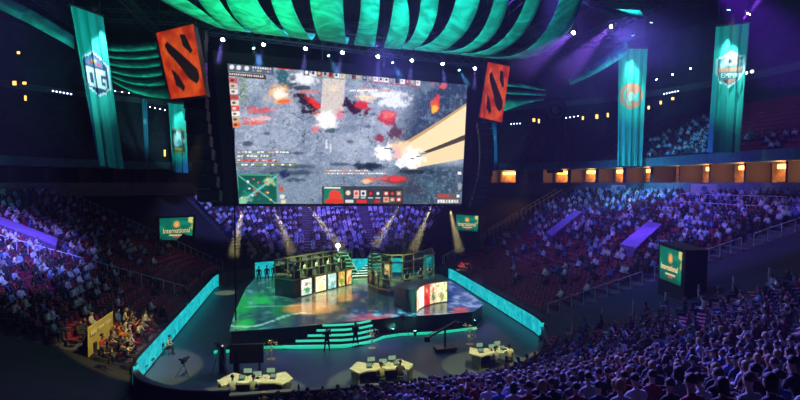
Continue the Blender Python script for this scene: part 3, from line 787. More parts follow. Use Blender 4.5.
def letter_on(t, q, txt, u, v, size, col_mat, sx=1.0):
    """lettering lying on the banner plane at (u,v)"""
    a = q[0]*(1-u)+q[1]*u; b = q[2]*(1-u)+q[3]*u; p = a*(1-v)+b*v
    ex = (q[1]*(1-v)+q[3]*v-q[0]*(1-v)-q[2]*v).normalized(); ez = -(b-a).normalized(); ny_ = ex.cross(ez)
    me = text_mesh(txt, size, (sx, 1)); ob = bpy.data.objects.new('lettering', me); COL.objects.link(ob)
    me.materials.append(col_mat); ob.parent = t
    M_ = Matrix((ex, ez, ny_)).transposed().to_4x4(); M_.translation = p+ny_*(.3 if ny_.y < 0 else -.3)
    if ny_.y > 0: M_ = M_
    ob.matrix_local = M_
    return ob
WHT = lin(215,232,236)
def og(p):
    Y0 = p.Y; p.Y = .43+(p.Y-.25)/.7
    B = lin(22,58,104)
    p.poly([(.5,.43),(.97,.535),(.97,.76),(.5,.86),(.06,.76),(.06,.535)], WHT); p.poly([(.5,.447),(.92,.545),(.92,.75),(.5,.842),(.11,.75),(.11,.545)], B)
    p.poly([(.5,.47),(.8,.53),(.8,.575),(.2,.575),(.2,.53)], lin(60,110,160)); p.ell(.5,.525,.12,.02, lin(230,190,60), .4); p.ell(.36,.55,.09,.015, lin(206,60,70), .4); p.ell(.64,.55,.09,.015, lin(206,60,70), .4)
    p.poly([(.17,.6),(.47,.6),(.47,.775),(.3,.775),(.17,.745)], WHT); p.rect(.28,.635,.36,.735, B)
    p.poly([(.53,.6),(.86,.6),(.86,.635),(.65,.635),(.65,.74),(.75,.74),(.75,.705),(.69,.705),(.69,.672),(.86,.672),(.86,.745),(.72,.775),(.53,.775)], WHT)
def empire(p):
    p.Y = .285+(p.Y-.2)/.72
    g = lin(150,170,176)
    p.poly([(.5,.285),(.72,.335),(.93,.345),(.95,.52),(.86,.6),(.52,.685),(.16,.61),(.05,.53),(.05,.36),(.3,.335)], WHT)
    p.poly([(.5,.3),(.7,.35),(.89,.36),(.91,.515),(.82,.59),(.52,.668),(.2,.6),(.1,.52),(.1,.37),(.3,.35)], lin(40,120,130))
    p.ell(.5,.39,.22,.06, WHT, .4,.3); p.ell(.68,.41,.16,.05, g, .4,.4); p.ell(.3,.43,.14,.04, g, .4,.4); p.ell(.5,.4,.08,.03, lin(50,60,70), .4,.3); p.ell(.73,.4,.1,.02, lin(190,110,90), .4,.3)
    p.poly([(.1,.475),(.9,.475),(.87,.515),(.14,.515)], lin(186,128,106)); p.poly([(.3,.6),(.74,.6),(.52,.65)], lin(180,120,104))
def ringlogo(p):
    X, Y = p.X, p.Y; d = np.sqrt(((X-.5)/.44)**2+((Y-.4)/.108)**2); O = lin(232,142,104)
    p.mix(((d < 1)&(d > .72))*1.0, O); p.mix((d < .72)*.35, lin(150,220,200))
    p.ell(.6,.345,.2,.04, O, .4,.5); p.ell(.36,.4,.09,.05, O, .5,.5); p.ell(.52,.41,.13,.035, lin(190,236,224), .4,.4); p.ell(.62,.46,.22,.022, O, .4,.4)
def dragonlogo(p):
    p.rect(.08,.36,.92,.72, lin(150,128,76)); p.rect(.12,.385,.88,.695, lin(20,74,82)); p.ell(.5,.52,.34,.11, lin(206,236,238), .3,.4); p.ell(.55,.56,.2,.06, lin(90,170,180), .4,.4); p.rect(.2,.64,.8,.68, lin(170,150,90))
def roundlogo(p):
    X, Y = p.X, p.Y; d = np.sqrt(((X-.5)/.42)**2+((Y-.17)/.11)**2); c = lin(84,118,126); p.mix((d < 1)*.7, c); p.mix((d < .86)*.9, lin(14,30,40)); p.ell(.5,.17,.2,.06, c, .3,.4)
def small_logo(p): p.ell(.5,.35,.4,.05, lin(130,200,215), .4,.3)
tb, c_, q_ = banner([(70,5),(103,17),(97,165),(122.5,169)], 52, 'tall teal banner with a blue hexagon OG crest at upper left', og, 6)
te, ce, qe = banner([(716,27),(749.5,23),(709,152.5),(739,152.5)], 52, 'tall teal banner with a shield crest reading EMPIRE at upper right', empire, 7)
letter_on(te, qe, 'EMPIRE', .5, .4, .62, mat('white_lettering', (.85,.9,.92), .6), 1.0)
banner([(618.5,49),(647.5,49),(617,166),(641,166)], 72, 'tall teal banner with an orange ring logo right of the screen', ringlogo, 8)
banner([(168,103),(185,105),(172,172),(188,173)], 80, 'teal banner with a gold framed white beast logo behind the left speakers', dragonlogo, 4)
banner([(141,99),(147,99),(146,163),(149.5,163)], 82, 'narrow far teal banner between the OG banner and beast logo banner', small_logo, 3, col=lin(60,130,160))
banner([(490,120),(496.5,120),(492,170),(497.5,170)], 84, 'narrow bright cyan banner just right of the screen edge', small_logo, 3, col=lin(20,150,190))
banner([(545,96),(566,98),(547,173),(564,173)], 88, 'dark unlit banner with a round pale crest right of the screen', roundlogo, 5, col=lin(16,38,46))

# small green logo displays on black housings
def green(p0):
    def f(X, Y):
        p = Painter(X, Y, lin(10,104,84)); n = fbm(X, Y, 4, 4, 2); p.mix((n-.45)*2, lin(24,160,122)); p.mix((Y-.6)*1.4, lin(8,54,56))
        p.ell(.93,.14,.1,.2, lin(214,206,120), .5,.4); p.ell(.97,.4,.05,.16, lin(150,170,90), .5,.5)
        p.ell(.5,.3,.1,.16, lin(222,140,60), .3,.2); p.ell(.5,.3,.05,.09, lin(240,180,100), .4,.3)
        p.rect(.28,.76,.74,.81, lin(220,206,160)); p.rect(.4,.84,.62,.89, lin(196,80,50))
        return np.clip(p.C, 0, 1)
    return f
m_gold = mat('gold_lettering', (.8,.6,.3), .5, emit=(1,.72,.3), es=.8)
m_gs = mat_attr('logo_display_picture', 1.0, .4)
def small_screen(P, Ds, base_z, label, th=1.2):
    Pw = [at(*p, D) for p, D in zip(P, Ds)]; c = sum(Pw, Vector())/4; t = thing('logo_display', c, label, 'screen')
    q = [p-c for p in Pw]; painted_sheet('display', q, 60, 40, green(0), m_gs, t)
    n = (q[1]-q[0]).cross(q[2]-q[0]).normalized(); n = n if n.y > 0 else -n
    m = MB(); dz = Vector((0,0,base_z-c.z)); ex = (q[1]-q[0]).normalized()*.25
    lo = [Vector((p.x, p.y, base_z-c.z)) for p in (q[2]-ex, q[3]+ex)]
    up = [q[0]-ex+Vector((0,0,.2)), q[1]+ex+Vector((0,0,.2))]; n_ = n*.06
    m.hexa([lo[0]+n_, lo[1]+n_, lo[1]+n*th, lo[0]+n*th, up[0]+n_, up[1]+n_, up[1]+n*th, up[0]+n*th]); m.build('housing', m_black, t)
    w = (q[1]-q[0]).length; ez = (q[0]-q[2]).normalized(); exx = (q[1]-q[0]).normalized(); nn = exx.cross(ez)
    me = text_mesh('International', w*.2, (.78, 1.15), .01); me.materials.append(m_gold); ob = bpy.data.objects.new('lettering', me); COL.objects.link(ob); ob.parent = t
    M_ = Matrix((exx, ez, nn)).transposed().to_4x4(); M_.translation = (q[0]+q[1])*.21+(q[2]+q[3])*.29-n*.08; ob.matrix_local = M_
small_screen([(159.5,218.5),(193.5,217),(160,240),(192,240)], (65,67,65,67), 1.2, 'small green display with gold lettering below left of the giant screen')
small_screen([(456,214.5),(478.5,216),(457,230),(477.5,231.5)], (70,68,70,68), 2.0, 'small green display with gold lettering below right of the giant screen')
small_screen([(660,245),(682.5,252.5),(659.5,278),(680.5,286)], (38.5,36,38.5,36), 2.5, 'green gold-lettered display on a tall black cabinet at right', 1.7)
# ================================================================ LAMPS ON TRUSSES
def emi(name, col, s): return mat(name, col, .4, emit=col, es=s)
m_lw = emi('white_violet_lens', (.8,.78,1), 60); m_lc = emi('cyan_lens', (.25,.7,1), 14); m_lg = emi('green_lens', (.3,1,.75), 25); m_ly = emi('warm_lens', (1,.9,.5), 10)
m_blue_dot = emi('pale_blue_lamp', (.55,.65,1), 5)
def spot(loc, tgt, col, W_, ang, blend=.3, r=.15, name='spot_light'):
    L = bpy.data.lights.new(name, 'SPOT'); L.color = col; L.energy = W_; L.spot_size = math.radians(ang); L.spot_blend = blend; L.shadow_soft_size = r
    o = bpy.data.objects.new(name, L); COL.objects.link(o); o.location = loc
    o.rotation_euler = (Vector(tgt)-Vector(loc)).to_track_quat('-Z', 'Y').to_euler(); return o
def area(loc, tgt, col, W_, sx, sy=None, name='wash_light', spread=180):
    L = bpy.data.lights.new(name, 'AREA'); L.color = col; L.energy = W_; L.shape = 'RECTANGLE'; L.size = sx; L.size_y = sy or sx; L.spread = math.radians(spread)
    o = bpy.data.objects.new(name, L); COL.objects.link(o); o.location = loc
    o.rotation_euler = (Vector(tgt)-Vector(loc)).to_track_quat('-Z', 'Y').to_euler(); return o
HAZES = {}
def haze_mat(dens):
    k = 'beam_haze_%g' % dens
    if k not in HAZES:
        mm = bpy.data.materials.new(k); mm.use_nodes = True; nt = mm.node_tree
        for n_ in list(nt.nodes):
            if n_.type != 'OUTPUT_MATERIAL': nt.nodes.remove(n_)
        v = nt.nodes.new('ShaderNodeVolumeScatter'); v.inputs['Density'].default_value = dens; v.inputs['Color'].default_value = (1,1,1,1)
        nt.links.new(v.outputs[0], nt.nodes['Material Output'].inputs['Volume']); HAZES[k] = mm
    return HAZES[k]
def fixture(p, tgt, label, lens, size=.4, beam=None, group=None, cat='stage light', haze=None):
    p = Vector(p); d = (Vector(tgt)-p).normalized()
    t = thing('spotlight', p, label, cat, group=group)
    m = MB(); m.tube([-d*size*1.0, -d*size*.6, d*0, d*size*.5], [size*.25, size*.42, size*.46, size*.5], 10); m.build('lamp_body', m_black, t)
    m = MB(); s = d.cross(Vector((0,0,1))); s = s.normalized() if s.length > .05 else Vector((1,0,0))
    for sg in (1, -1): m.bar(s*size*.55*sg, s*size*.55*sg+Vector((0,0,size*1.1)), size*.12)
    m.bar(s*size*.6+Vector((0,0,size*1.1)), -s*size*.6+Vector((0,0,size*1.1)), size*.12); m.build('yoke', m_steel, t)
    m = MB(); m.tube([d*size*.51, d*size*.56], size*.42, 12); m.build('lens', lens, t)
    if beam: spot(p+d*size*.7, tgt, *beam)
    if haze and beam:
        ln, dens = haze; r0, r1 = .08, .08+ln*math.tan(math.radians(beam[2]/2))
        m = MB(); m.tube([(0,0,0), d*ln], [r0, r1], 16); o = m.build('light_beam', haze_mat(dens), org=p+d*(size*.72))  # cone of denser haze added so the lamp's beam shows
        tag(o, 'beam of lit haze from the '+label.replace('green-beam ', '').split(',')[0][:70] if False else ('beam from '+label), 'light beam', kind='stuff')
    return t
# row above the screen
a_, b_ = at(205,28,51), at(497,64,62)
truss(a_, b_, 'black lighting truss carrying the lamp row above the giant screen', 1.0, 'lighting_truss', None)
SP = 1
row = [(223,38),(264,43),(305.5,47),(342.5,51),(378,55),(412,59),(442.5,62.5),(475,67)]
for i, (x, y) in enumerate(row):
    D = 51+(x-205)/292*11-.6; p = at(x, y, D)
    fixture(p, p+Vector((-.8 if i % 2 else .3, -5.2, -8)), f'white-violet spotlight in the row over the giant screen, {ordn(i+1)} from the left', m_lw, .42, ((.22,.18,1), 7000, 11, .6), haze=(3.0, .07))
for i, (x, y) in enumerate([(253,47),(328,54.5),(392,61.5),(458.5,69)]):
    D = 51+(x-205)/292*11-.8; p = at(x, y, D)
    fixture(p, p+Vector((2.5, -2, -5)), f'small cyan spotlight hung low over the giant screen, {ordn(i+1)} from the left', m_lc, .3, ((.06,.45,1), 4000, 20, .6), haze=(2.2, .06))
# lamps slung under the screen, warm beams
for i, (x, tx, ty) in enumerate([(243,232,262),(273.5,291,250),(308.5,352,262),(399.5,372,250),(431.5,408,262),(449.5,462,262)]):
    D = 53.5+(x-238)/223*9-.6; p = at(x, 206.5, D); q = at(tx, ty, D+3)
    fixture(p, q, f'small warm lamp under the lower edge of the giant screen, {ordn(i+1)} from the left', m_ly, .22, ((1,.85,.35), 12000, 13, .4), haze=(6, .06))
# big violet movers high on the right
for i, (x, y, D, tx, ty, e_) in enumerate([(574.5,32,48,545,52,26000),(612,25.5,55,575,62,30000),(747,16,46,790,-40,14000)]):
    p = at(x, y, D); q = at(tx, ty, D-3)
    fixture(p, q, ['violet moving light right of the striped canopy','violet moving light above the ring logo banner','white lamp at the top of the EMPIRE banner'][i], m_lw, .38, ((.3,.1,1), e_, 20, .8), haze=(9, .016))
for i, (x, y, D) in enumerate([(633,34,66),(651.5,21,60),(729,8,50)]):
    p = at(x, y, D); fixture(p, p+Vector((0,2,-6)), ['pale green lamp above the ring logo banner','pale green lamp up and right of the ring banner','small white lamp high left of the EMPIRE banner'][i], m_lg, .3, ((.5,1,.85), 900, 30, .5))
# far small dots: LED bars and wall lamps
def lampbar(x0, y0, x1, y1, n, D, label, mt=m_blue_dot, r=.11, name='light_bar'):
    a, b = at(x0, y0, D), at(x1, y1, D); c = (a+b)/2; t = thing(name, c, label, 'lamp')
    m = MB(); up = Vector((0,.25,0)); m.bar(a-c+up, b-c+up, .2); m.build('housing', m_black, t)
    m = MB()
    for i in range(n): m.ball(a-c+(b-a)*(i/(max(1, n-1))), r, 8, 6)
    m.build('bulb', mt, t)
lampbar(53,91,71,94,6,70,'row of six pale blue bulbs high on the far left')
lampbar(115,91,129,93,3,74,'three pale bulbs seen right of the OG banner', m_lw, .05)
lampbar(150,107,165,110,4,86,'four violet-white bulbs above the beast logo banner')
lampbar(664,94,678,91,6,78,'row of white bulbs on a bracket right of the ring banner')
lampbar(566,118,578,116,4,92,'row of four pale bulbs right of the dark crest banner')
lampbar(511,124,520,123.5,4,94,'row of four faint bulbs left of the dark crest banner')
lampbar(746,73,752,71.5,2,56,'pair of white bulbs right of the EMPIRE banner', m_blue_dot, .17)
for i, (x, y) in enumerate([(657,79.5),(673,74.5),(691,68.5)]):
    lampbar(x-.5, y, x+.5, y, 1, 70, f'single white ceiling bulb between the two right banners, {ordn(i+1)} from the left', m_lw, .07)
m_am = emi('amber_wall_lamp', (1,.55,.12), 2.2)
for i, (x, y, w, h) in enumerate([(18,52.5,3,3),(14,83,4,5),(24,83,4,3),(25,98,2,6),(608,115,2,5),(649,107.5,2,4),(661,102.5,2,4),(673,98.5,3,3),(534,120,3,4),(539,121,2,5),(583,118,2,4),(597,116.5,3,5),(60,68,0,0),(164.5,153,1.6,8)]):
    if not w: continue
    D = 92 if 500 < x < 640 else 72
    o0 = at(x, y, D); k = D/FPX; t = thing('wall_lamp', o0, ['lone amber lamp highest at far left','larger amber lamp at far left below the high lone one','amber lamp at far left just beside the larger one','slim amber lamp at far left, lowest of four','amber wall lamp between ring banner and its left neighbour crest banner','amber wall lamp right of the ring banner, first of three','amber wall lamp right of the ring banner, middle of three','amber wall lamp right of the ring banner, last of three','amber wall lamp left of the dark crest banner, left of two','amber wall lamp left of the dark crest banner, right of two','amber wall lamp right of the dark crest banner','amber wall lamp farther right of the dark crest banner','','slim amber lamp left of the beast logo banner'][i], 'lamp')
    m = MB(); m.box((0,.25,0), (w*k*1.2, .2, h*k*1.15)); m.build('backplate', m_black, t)
    m = MB(); m.box((0,.08,0), (w*k*.8, .14, h*k*.8)); m.build('bulb', m_am, t)

# ================================================================ STAGE
ZS = 1.4
def P2(px, py, z=ZS): p = onz(px, py, z); return (p.x, p.y)
ST = [P2(229,331.5), P2(262,329.5), P2(300,326.5), P2(330,323.5), P2(369,320), P2(400,316.5), P2(440,314.5), P2(474,311.5), P2(484,304), P2(462,288), P2(440,274), P2(340,272), P2(256,277), P2(246,288), P2(236,309)]
cs = Vector((sum(p[0] for p in ST)/len(ST), sum(p[1] for p in ST)/len(ST), 0))
stage = thing('stage', cs, 'large dark raised stage with a glowing green picture floor', 'stage')
L2 = [(x-cs.x, y-cs.y) for x, y in ST]
m = MB(); m.prism([(x*.985, y*.985) for x, y in L2], 0, ZS-.06); m.build('riser', mat('stage_skirt', (.03,.03,.035), .6, noise=(1,.3)), stage)
def stage_paint(X, Y):
    n = fbm(X, Y*1.8, .05, 5, 2); n2 = fbm(X, Y*2, .16, 4, 6); p = Painter(X, Y, lin(16,50,56))
    g = np.clip((300-X)/60, 0, 1); p.mix(g*.85, lin(12,120,84)); p.mix(g*np.clip((n-.5)*5, 0, 1), lin(10,176,64)); p.mix(g*np.clip((n2-.6)*6, 0, 1)*.8, lin(110,220,200))
    p.mix(g*np.clip((.42-n)*6, 0, 1), lin(8,60,66)); p.ell(244,324,14,7, lin(20,196,70), .6,.3); p.ell(262,300,16,6, lin(20,190,70), .6,.4)
    p.mix((np.abs(Y-(322-(X-262)*.16)-3*np.sin(X*.08)) < .7)*(X < 312)*.8, lin(150,236,210)); p.mix((np.abs(Y-(306-(X-280)*.02)) < .45)*(X < 300)*(X>245)*.6, lin(110,220,180))
    c = np.clip((X-292)/20, 0, 1)*np.clip((392-X)/30, 0, 1); p.mix(c*np.clip((n-.45)*3, 0, 1)*.7, lin(96,74,30)); p.mix(c*np.clip((n2-.6)*5, 0, 1)*.7, lin(130,160,90))
    p.ell(356,281,20,3, lin(10,150,60), .5,.3, a=.8)
    r = np.clip((X-340)/30, 0, 1)*np.clip((Y-308)/5, 0, 1); p.mix(r*.8, lin(34,60,110)); p.mix(r*np.clip((n2-.52)*9, 0, 1), lin(110,220,236)); p.mix(r*np.clip((n-.56)*9, 0, 1)*.8, lin(210,100,90))
    r = np.clip((X-446)/6, 0, 1)*np.clip((312-Y)/6, 0, 1); p.mix(r*.8, lin(40,80,170)); p.mix(r*np.clip((n2-.5)*7, 0, 1), lin(150,170,230)); p.ell(462,309,9,1.6, lin(230,60,60), .4,.3)  # red, white and blue reflections painted into the floor picture
    return np.clip(p.C, 0, 1)
m_sf = bpy.data.materials.new('stage_led_floor'); m_sf.use_nodes = True; nt = m_sf.node_tree; b = nt.nodes['Principled BSDF']
a = nt.nodes.new('ShaderNodeVertexColor'); a.layer_name = 'Col'; nt.links.new(a.outputs['Color'], b.inputs['Emission Color'])
b.inputs['Emission Strength'].default_value = .8; b.inputs['Base Color'].default_value = (.13,.13,.12,1); b.inputs['Roughness'].default_value = .17; b.inputs['Specular IOR Level'].default_value = .9
bm = bmesh.new(); f = bm.faces.new([bm.verts.new((x, y, ZS)) for x, y in L2])
xs = [q[0] for q in L2]; ys = [q[1] for q in L2]
for lo, hi, no in ((min(xs), max(xs), (1,0,0)), (min(ys), max(ys), (0,1,0))):
    s = lo+.28
    while s < hi:
        bmesh.ops.bisect_plane(bm, geom=bm.verts[:]+bm.edges[:]+bm.faces[:], plane_co=Vector(no)*s, plane_no=no); s += .28
me = bpy.data.meshes.new('led_floor'); bm.to_mesh(me); bm.free()
V = np.array([v.co[:] for v in me.vertices]); PX = np.array([proj(Vector(v)+cs)[:2] for v in V]); Cc = stage_paint(PX[:, 0], PX[:, 1])
ca = me.color_attributes.new('Col', 'FLOAT_COLOR', 'POINT'); arr = np.ones((len(V), 4), np.float32); arr[:, :3] = Cc; ca.data.foreach_set('color', arr.ravel())
me.materials.append(m_sf); ob = bpy.data.objects.new('led_floor', me); COL.objects.link(ob); ob.parent = stage
# glowing plinth line
m_strip = emi('green_led_strip', (.02,.6,.36), .9); m_strip2 = emi('green_step_strip', (.05,.72,.45), .85)
PL = [(214,352),(243,350.3),(262,347.4),(283,347),(300,347.6),(345,346.5),(371,342),(384,337),(400,334.5),(440,332.5),(476,328)]
pl = [onz(x, y, .12) for x, y in PL]
m = MB(); m.tube([p-cs for p in pl], .11, 8); m.build('light_strip', m_strip, stage)
inn = [Vector((x*.985, y*.985, 0)) for x, y in L2[:9]]
m = MB(); front = [Vector((p.x, p.y, 0))-cs for p in pl]
nn = len(front); 
res = []
for i in range(nn):
    s = i/(nn-1)*(len(inn)-1); j = min(int(s), len(inn)-2); res.append(inn[j].lerp(inn[j+1], s-j)+Vector((0,.3,0)))
m.sheet([[p+Vector((0,.12,.0)) for p in front], [p+Vector((0,.12,.24)) for p in front], [p+Vector((0,0,.25)) for p in res]]); m.build('plinth', m_black, stage)
# front steps
st = thing('stage_steps', onz(330, 349, 0), 'five curved steps edged in green light in front of the stage', 'steps'); o0 = Vector(st.location)
ext = [(281,343,350,373,344),(294,341,345.5,373,339.5),(307,338,340.5,372,334.5),(316,334,335.5,371,329.5),(322,330,330,370,325)]
for i in range(5):
    z = .27*(i+1)
    xa, xm, xb = [(282,340,373),(295,342,373),(307,343,372.5),(316,344,372),(322,344,371)][i]
    Dn = 38.4+i*.42
    pts = [(xa, Dn-.2), ((xa+xm)/2, Dn-.12), (xm, Dn), ((xm+xb)/2, Dn+.35), (xb, Dn+1.2)]
    Fp = [Vector(((x-400)/FPX*D, D, 0))-o0 for x, D in pts]; Fp = [Vector((p.x, p.y, 0)) for p in Fp]
    m = MB(); m.sheet([[p+Vector((0,0,z-.27 if i else 0)) for p in Fp], [p+Vector((0,0,z)) for p in Fp], [p+Vector((0,2.4-i*.36,z)) for p in Fp], [p+Vector((0,2.4-i*.36,0)) for p in Fp]])
    o = m.build('step', m_black, st)
    m = MB(); m.tube([p+Vector((0,-.05,z-.07)) for p in Fp], .085, 6); m.build('light_strip', m_strip2, o)

# ---- glass booths
m_glass = bpy.data.materials.new('booth_glass'); m_glass.use_nodes = True; nt = m_glass.node_tree
for n_ in list(nt.nodes):
    if n_.type != 'OUTPUT_MATERIAL': nt.nodes.remove(n_)
tr = nt.nodes.new('ShaderNodeBsdfTransparent'); gl = nt.nodes.new('ShaderNodeBsdfGlossy'); mx = nt.nodes.new('ShaderNodeMixShader'); fr = nt.nodes.new('ShaderNodeFresnel'); fr.inputs['IOR'].default_value = 1.45
tr.inputs['Color'].default_value = (.82,.95,.88,1); gl.inputs['Roughness'].default_value = .05
nt.links.new(fr.outputs[0], mx.inputs[0]); nt.links.new(tr.outputs[0], mx.inputs[1]); nt.links.new(gl.outputs[0], mx.inputs[2]); nt.links.new(mx.outputs[0], nt.nodes['Material Output'].inputs['Surface'])
m_booth = mat('booth_dark_panel', (.05,.06,.055), .4); m_gold_fr = mat('brass_frame', (.42,.36,.2), .35, metal=.7); m_portrait = mat_attr('portrait_display_picture', 1.5, .4)
m_mon = emi('monitor_glow', (.3,.5,.5), .22); m_desk = mat('desk_dark', (.06,.07,.07), .5)
def portrait(seed, cols):
    def f(X, Y):
        n = fbm(X, Y*1.5, 3.2, 4, seed); n2 = fbm(X, Y*1.5, 7, 3, seed+5); p = Painter(X, Y, lin(*cols[0])); p.mix((n-.45)*6, lin(*cols[1])); p.mix((n2-.55)*7, lin(*cols[2]))
        p.ell(.5,.32,.2,.15, lin(*cols[3]), .4,.4, seed=seed); p.ell(.5,.72,.34,.28, lin(*cols[4]), .5,.5, seed=seed); return np.clip(p.C, 0, 1)
    return f
PCL = [[(206,222,200),(240,246,226),(110,150,110),(150,110,90),(60,140,90)],[(236,226,170),(255,250,220),(230,150,70),(250,240,200),(250,220,150)],[(150,200,190),(210,236,226),(90,140,140),(200,220,210),(110,160,160)],[(190,150,60),(240,200,110),(60,120,40),(240,180,90),(80,150,50)],[(200,140,70),(250,220,150),(190,80,40),(240,200,130),(200,120,60)],
       [(240,214,170),(250,236,200),(120,90,60),(240,220,180),(200,160,110)],[(250,244,226),(255,250,240),(220,190,150),(250,240,220),(236,220,190)],[(206,50,36),(240,90,60),(120,20,20),(230,160,120),(190,30,30)],[(214,190,150),(240,226,190),(120,60,40),(200,120,80),(90,110,70)],[(220,226,160),(244,240,200),(90,110,60),(230,200,150),(150,140,90)]]
def make_booth(front, depth_vec, zwall, ztop, label, panels, pcl):
    """front: list of ground points on the stage (left to right)"""
    c = sum(front, Vector())/len(front); c.z = ZS
    t = thing('player_booth', c, label, 'booth'); Fr = [Vector((p.x, p.y, ZS))-c for p in front]; dv = Vector(depth_vec)
    n = len(Fr); Z = lambda p, z: Vector((p.x, p.y, z-ZS))
    m = MB(); B = [p+dv for p in Fr]
    m.prism([(p.x, p.y) for p in Fr]+[(p.x, p.y) for p in reversed(B)], 0, zwall-ZS); m.build('plinth', m_booth, t)
    m = MB(); loop = Fr+list(reversed(B)); loop2 = loop+[loop[0]]
    m.sheet([[Z(p, zwall) for p in loop2], [Z(p, ztop) for p in loop2]]); m.build('glass_wall', m_glass, t)
    m = MB()
    for p in loop: m.bar(Z(p, zwall), Z(p, ztop), .09)
    for a, b in zip(loop2, loop2[1:]): m.bar(Z(a, ztop), Z(b, ztop), .12); m.bar(Z(a, zwall+.02), Z(b, zwall+.02), .12)
    m.build('frame', m_gold_fr, t)
    def along(s):
        L = [(Fr[i+1]-Fr[i]).length for i in range(n-1)]; T = sum(L)*s
        for i, l in enumerate(L):
            if T <= l or i == n-2: return Fr[i].lerp(Fr[i+1], T/l), (Fr[i+1]-Fr[i]).normalized()
            T -= l
    for (s0, s1), pc in zip(panels, pcl):
        a, d = along(s0); b, _ = along(s1); d = (b-a).normalized(); out = Vector((d.y, -d.x, 0)); out = out if out.dot(dv) < 0 else -out
        a = a+out*.14; b = b+out*.14
        painted_sheet('portrait_display', [Z(a, zwall-.08), Z(b, zwall-.08), Z(a, ZS+.12), Z(b, ZS+.12)], 20, 34, portrait(int(s0*90), pc), m_portrait, t)
        m = MB(); a2, b2 = a-out*.03-d*.08, b-out*.03+d*.08; m.hexa([Z(a2, ZS+.05), Z(b2, ZS+.05), Z(b2-out*.09, ZS+.05), Z(a2-out*.09, ZS+.05), Z(a2, zwall), Z(b2, zwall), Z(b2-out*.09, zwall), Z(a2-out*.09, zwall)]); m.build('portrait_frame', m_gold_fr, t)
    spots = []
    for i in range(5):
        p, d = along(.1+.2*i); spots.append((c+Z(p+dv*.45, zwall), math.atan2(-dv.y, -dv.x)-PI/2))
        m = MB(); q = p+dv*.22; ang = math.atan2(d.y, d.x); m.box(Z(q, zwall+.74), (1.1, .6, .05), ang); m.box(Z(q, zwall+.36), (1.0, .05, .7), ang); o = m.build('player_desk', m_desk, t)
        m = MB(); m.box(Z(q+dv*.0, zwall+1.02), (.6, .05, .36), ang); m.box(Z(q, zwall+.82), (.08, .1, .16), ang); m.build('monitor', m_black, o)
        m = MB(); m.box(Z(q+dv.normalized()*.035, zwall+1.02), (.56, .02, .32), ang); m.build('monitor_picture', m_mon, o)
    return spots
fa, fb = onz(294,298.5,ZS), onz(352,284,ZS)
d_ = (fb-fa).normalized(); back = Vector((-d_.y, d_.x, 0)); back = back if back.x < 0 else -back
BL_ = [fa.lerp(fb, s) for s in (0,.2,.4,.6,.8,1)]
spL = make_booth(BL_, back*2.5, 3.05, 4.75, 'glass player booth at stage left with five bright portrait displays', [(.10,.26),(.33,.50),(.54,.68),(.73,.84),(.88,.97)], PCL[:5])
arc = [onz(x, y, ZS) for x, y in [(368,289),(378,294),(390,296.5),(402,296),(414,293),(425,289),(434,284)]]
spR = make_booth(arc, (.1,5.2,0), 1.95, 4.55, 'curved glass player booth at stage right behind the red and white curved display', [], [])
# curved portrait display standing in front of the right booth
pts = [onz(x, y, ZS) for x, y in [(417,313),(419.5,309.5),(424,307),(430,305),(437,303.3),(447,302)]]
c = sum(pts, Vector())/6; t = thing('curved_display', c, 'curved row of red and white portrait displays before the right glass booth', 'screen'); Fr = [Vector((p.x, p.y, 0))-Vector((c.x, c.y, 0)) for p in pts]
bk = [Fr[0]+Vector((-.9,.5,0)), Fr[0]+Vector((-1.9,2.2,0)), Fr[0]+Vector((-1.6,3.6,0)), Fr[5]+Vector((-.9,1.6,0))]
m = MB(); m.prism([(p.x, p.y) for p in [q+Vector((-.05,.12,0)) for q in Fr]+list(reversed(bk))], 0, 1.85); m.build('housing', m_booth, t)
for i in range(5):
    a, b = Fr[i], Fr[i+1]; z1 = 1.85
    painted_sheet('portrait_display', [a+Vector((0,0,z1)), b+Vector((0,0,z1)), a+Vector((0,0,.08)), b+Vector((0,0,.08))], 16, 34, portrait(i+3, PCL[5+i]), m_portrait, t)
m = MB(); m.tube([p+Vector((0,0,1.88)) for p in Fr], .06, 6); m.build('frame', m_gold_fr, t)

# ---- lit pyramid with a bright globe
c = onz(341, 276, ZS); t = thing('tiered_pyramid', c, 'green-lit stepped pyramid topped by a bright globe behind the booths', 'stage set')
for i in range(7):
    h = .38; w = 3.4-i*.42; m = MB(); m.box((0,1.4,h*i+h/2), (w, w, h*.9), .2); o = m.build('tier', mat('pyramid_green', (.08,.2,.13), .5), t)
    m = MB(); M_ = Matrix.Rotation(.2, 3, 'Z'); q = [M_@Vector((sx*w/2, sy*w/2, 0))+Vector((0,1.4,h*i+h*.85)) for sx, sy in ((-1,-1),(1,-1),(1,1),(-1,1))]
    for j in range(4): m.bar(q[j], q[(j+1) % 4], .1)
    m.build('light_strip', emi('pale_green_strip', (.35,.8,.45), .9), o)
m = MB(); m.bar((-.5,1.4,2.6), (-.5,1.4,3.05), .08); m.ball((-.5,1.4,3.3), .28, 12, 8); m.build('globe', emi('white_globe', (.9,1,.95), 5), t)
for i, (x, y, lab) in enumerate([(364,276,'white-edged steps behind the stage between the two booths, right of the pyramid'),]):
    c = onz(x, y+1, ZS); t = thing('back_steps', c, lab, 'steps')
    for j in range(5):
        m = MB(); m.box((.28*j,.35*j,.12+.24*j), (2.6-.1*j, .4, .24), .3); o = m.build('step', m_black, t)
        m = MB(); m.box((.28*j-.05,.35*j-.22,.2+.24*j), (2.5-.1*j, .05, .09), .3); m.build('light_strip', emi('white_green_strip', (.55,.9,.75), 1.1), o)
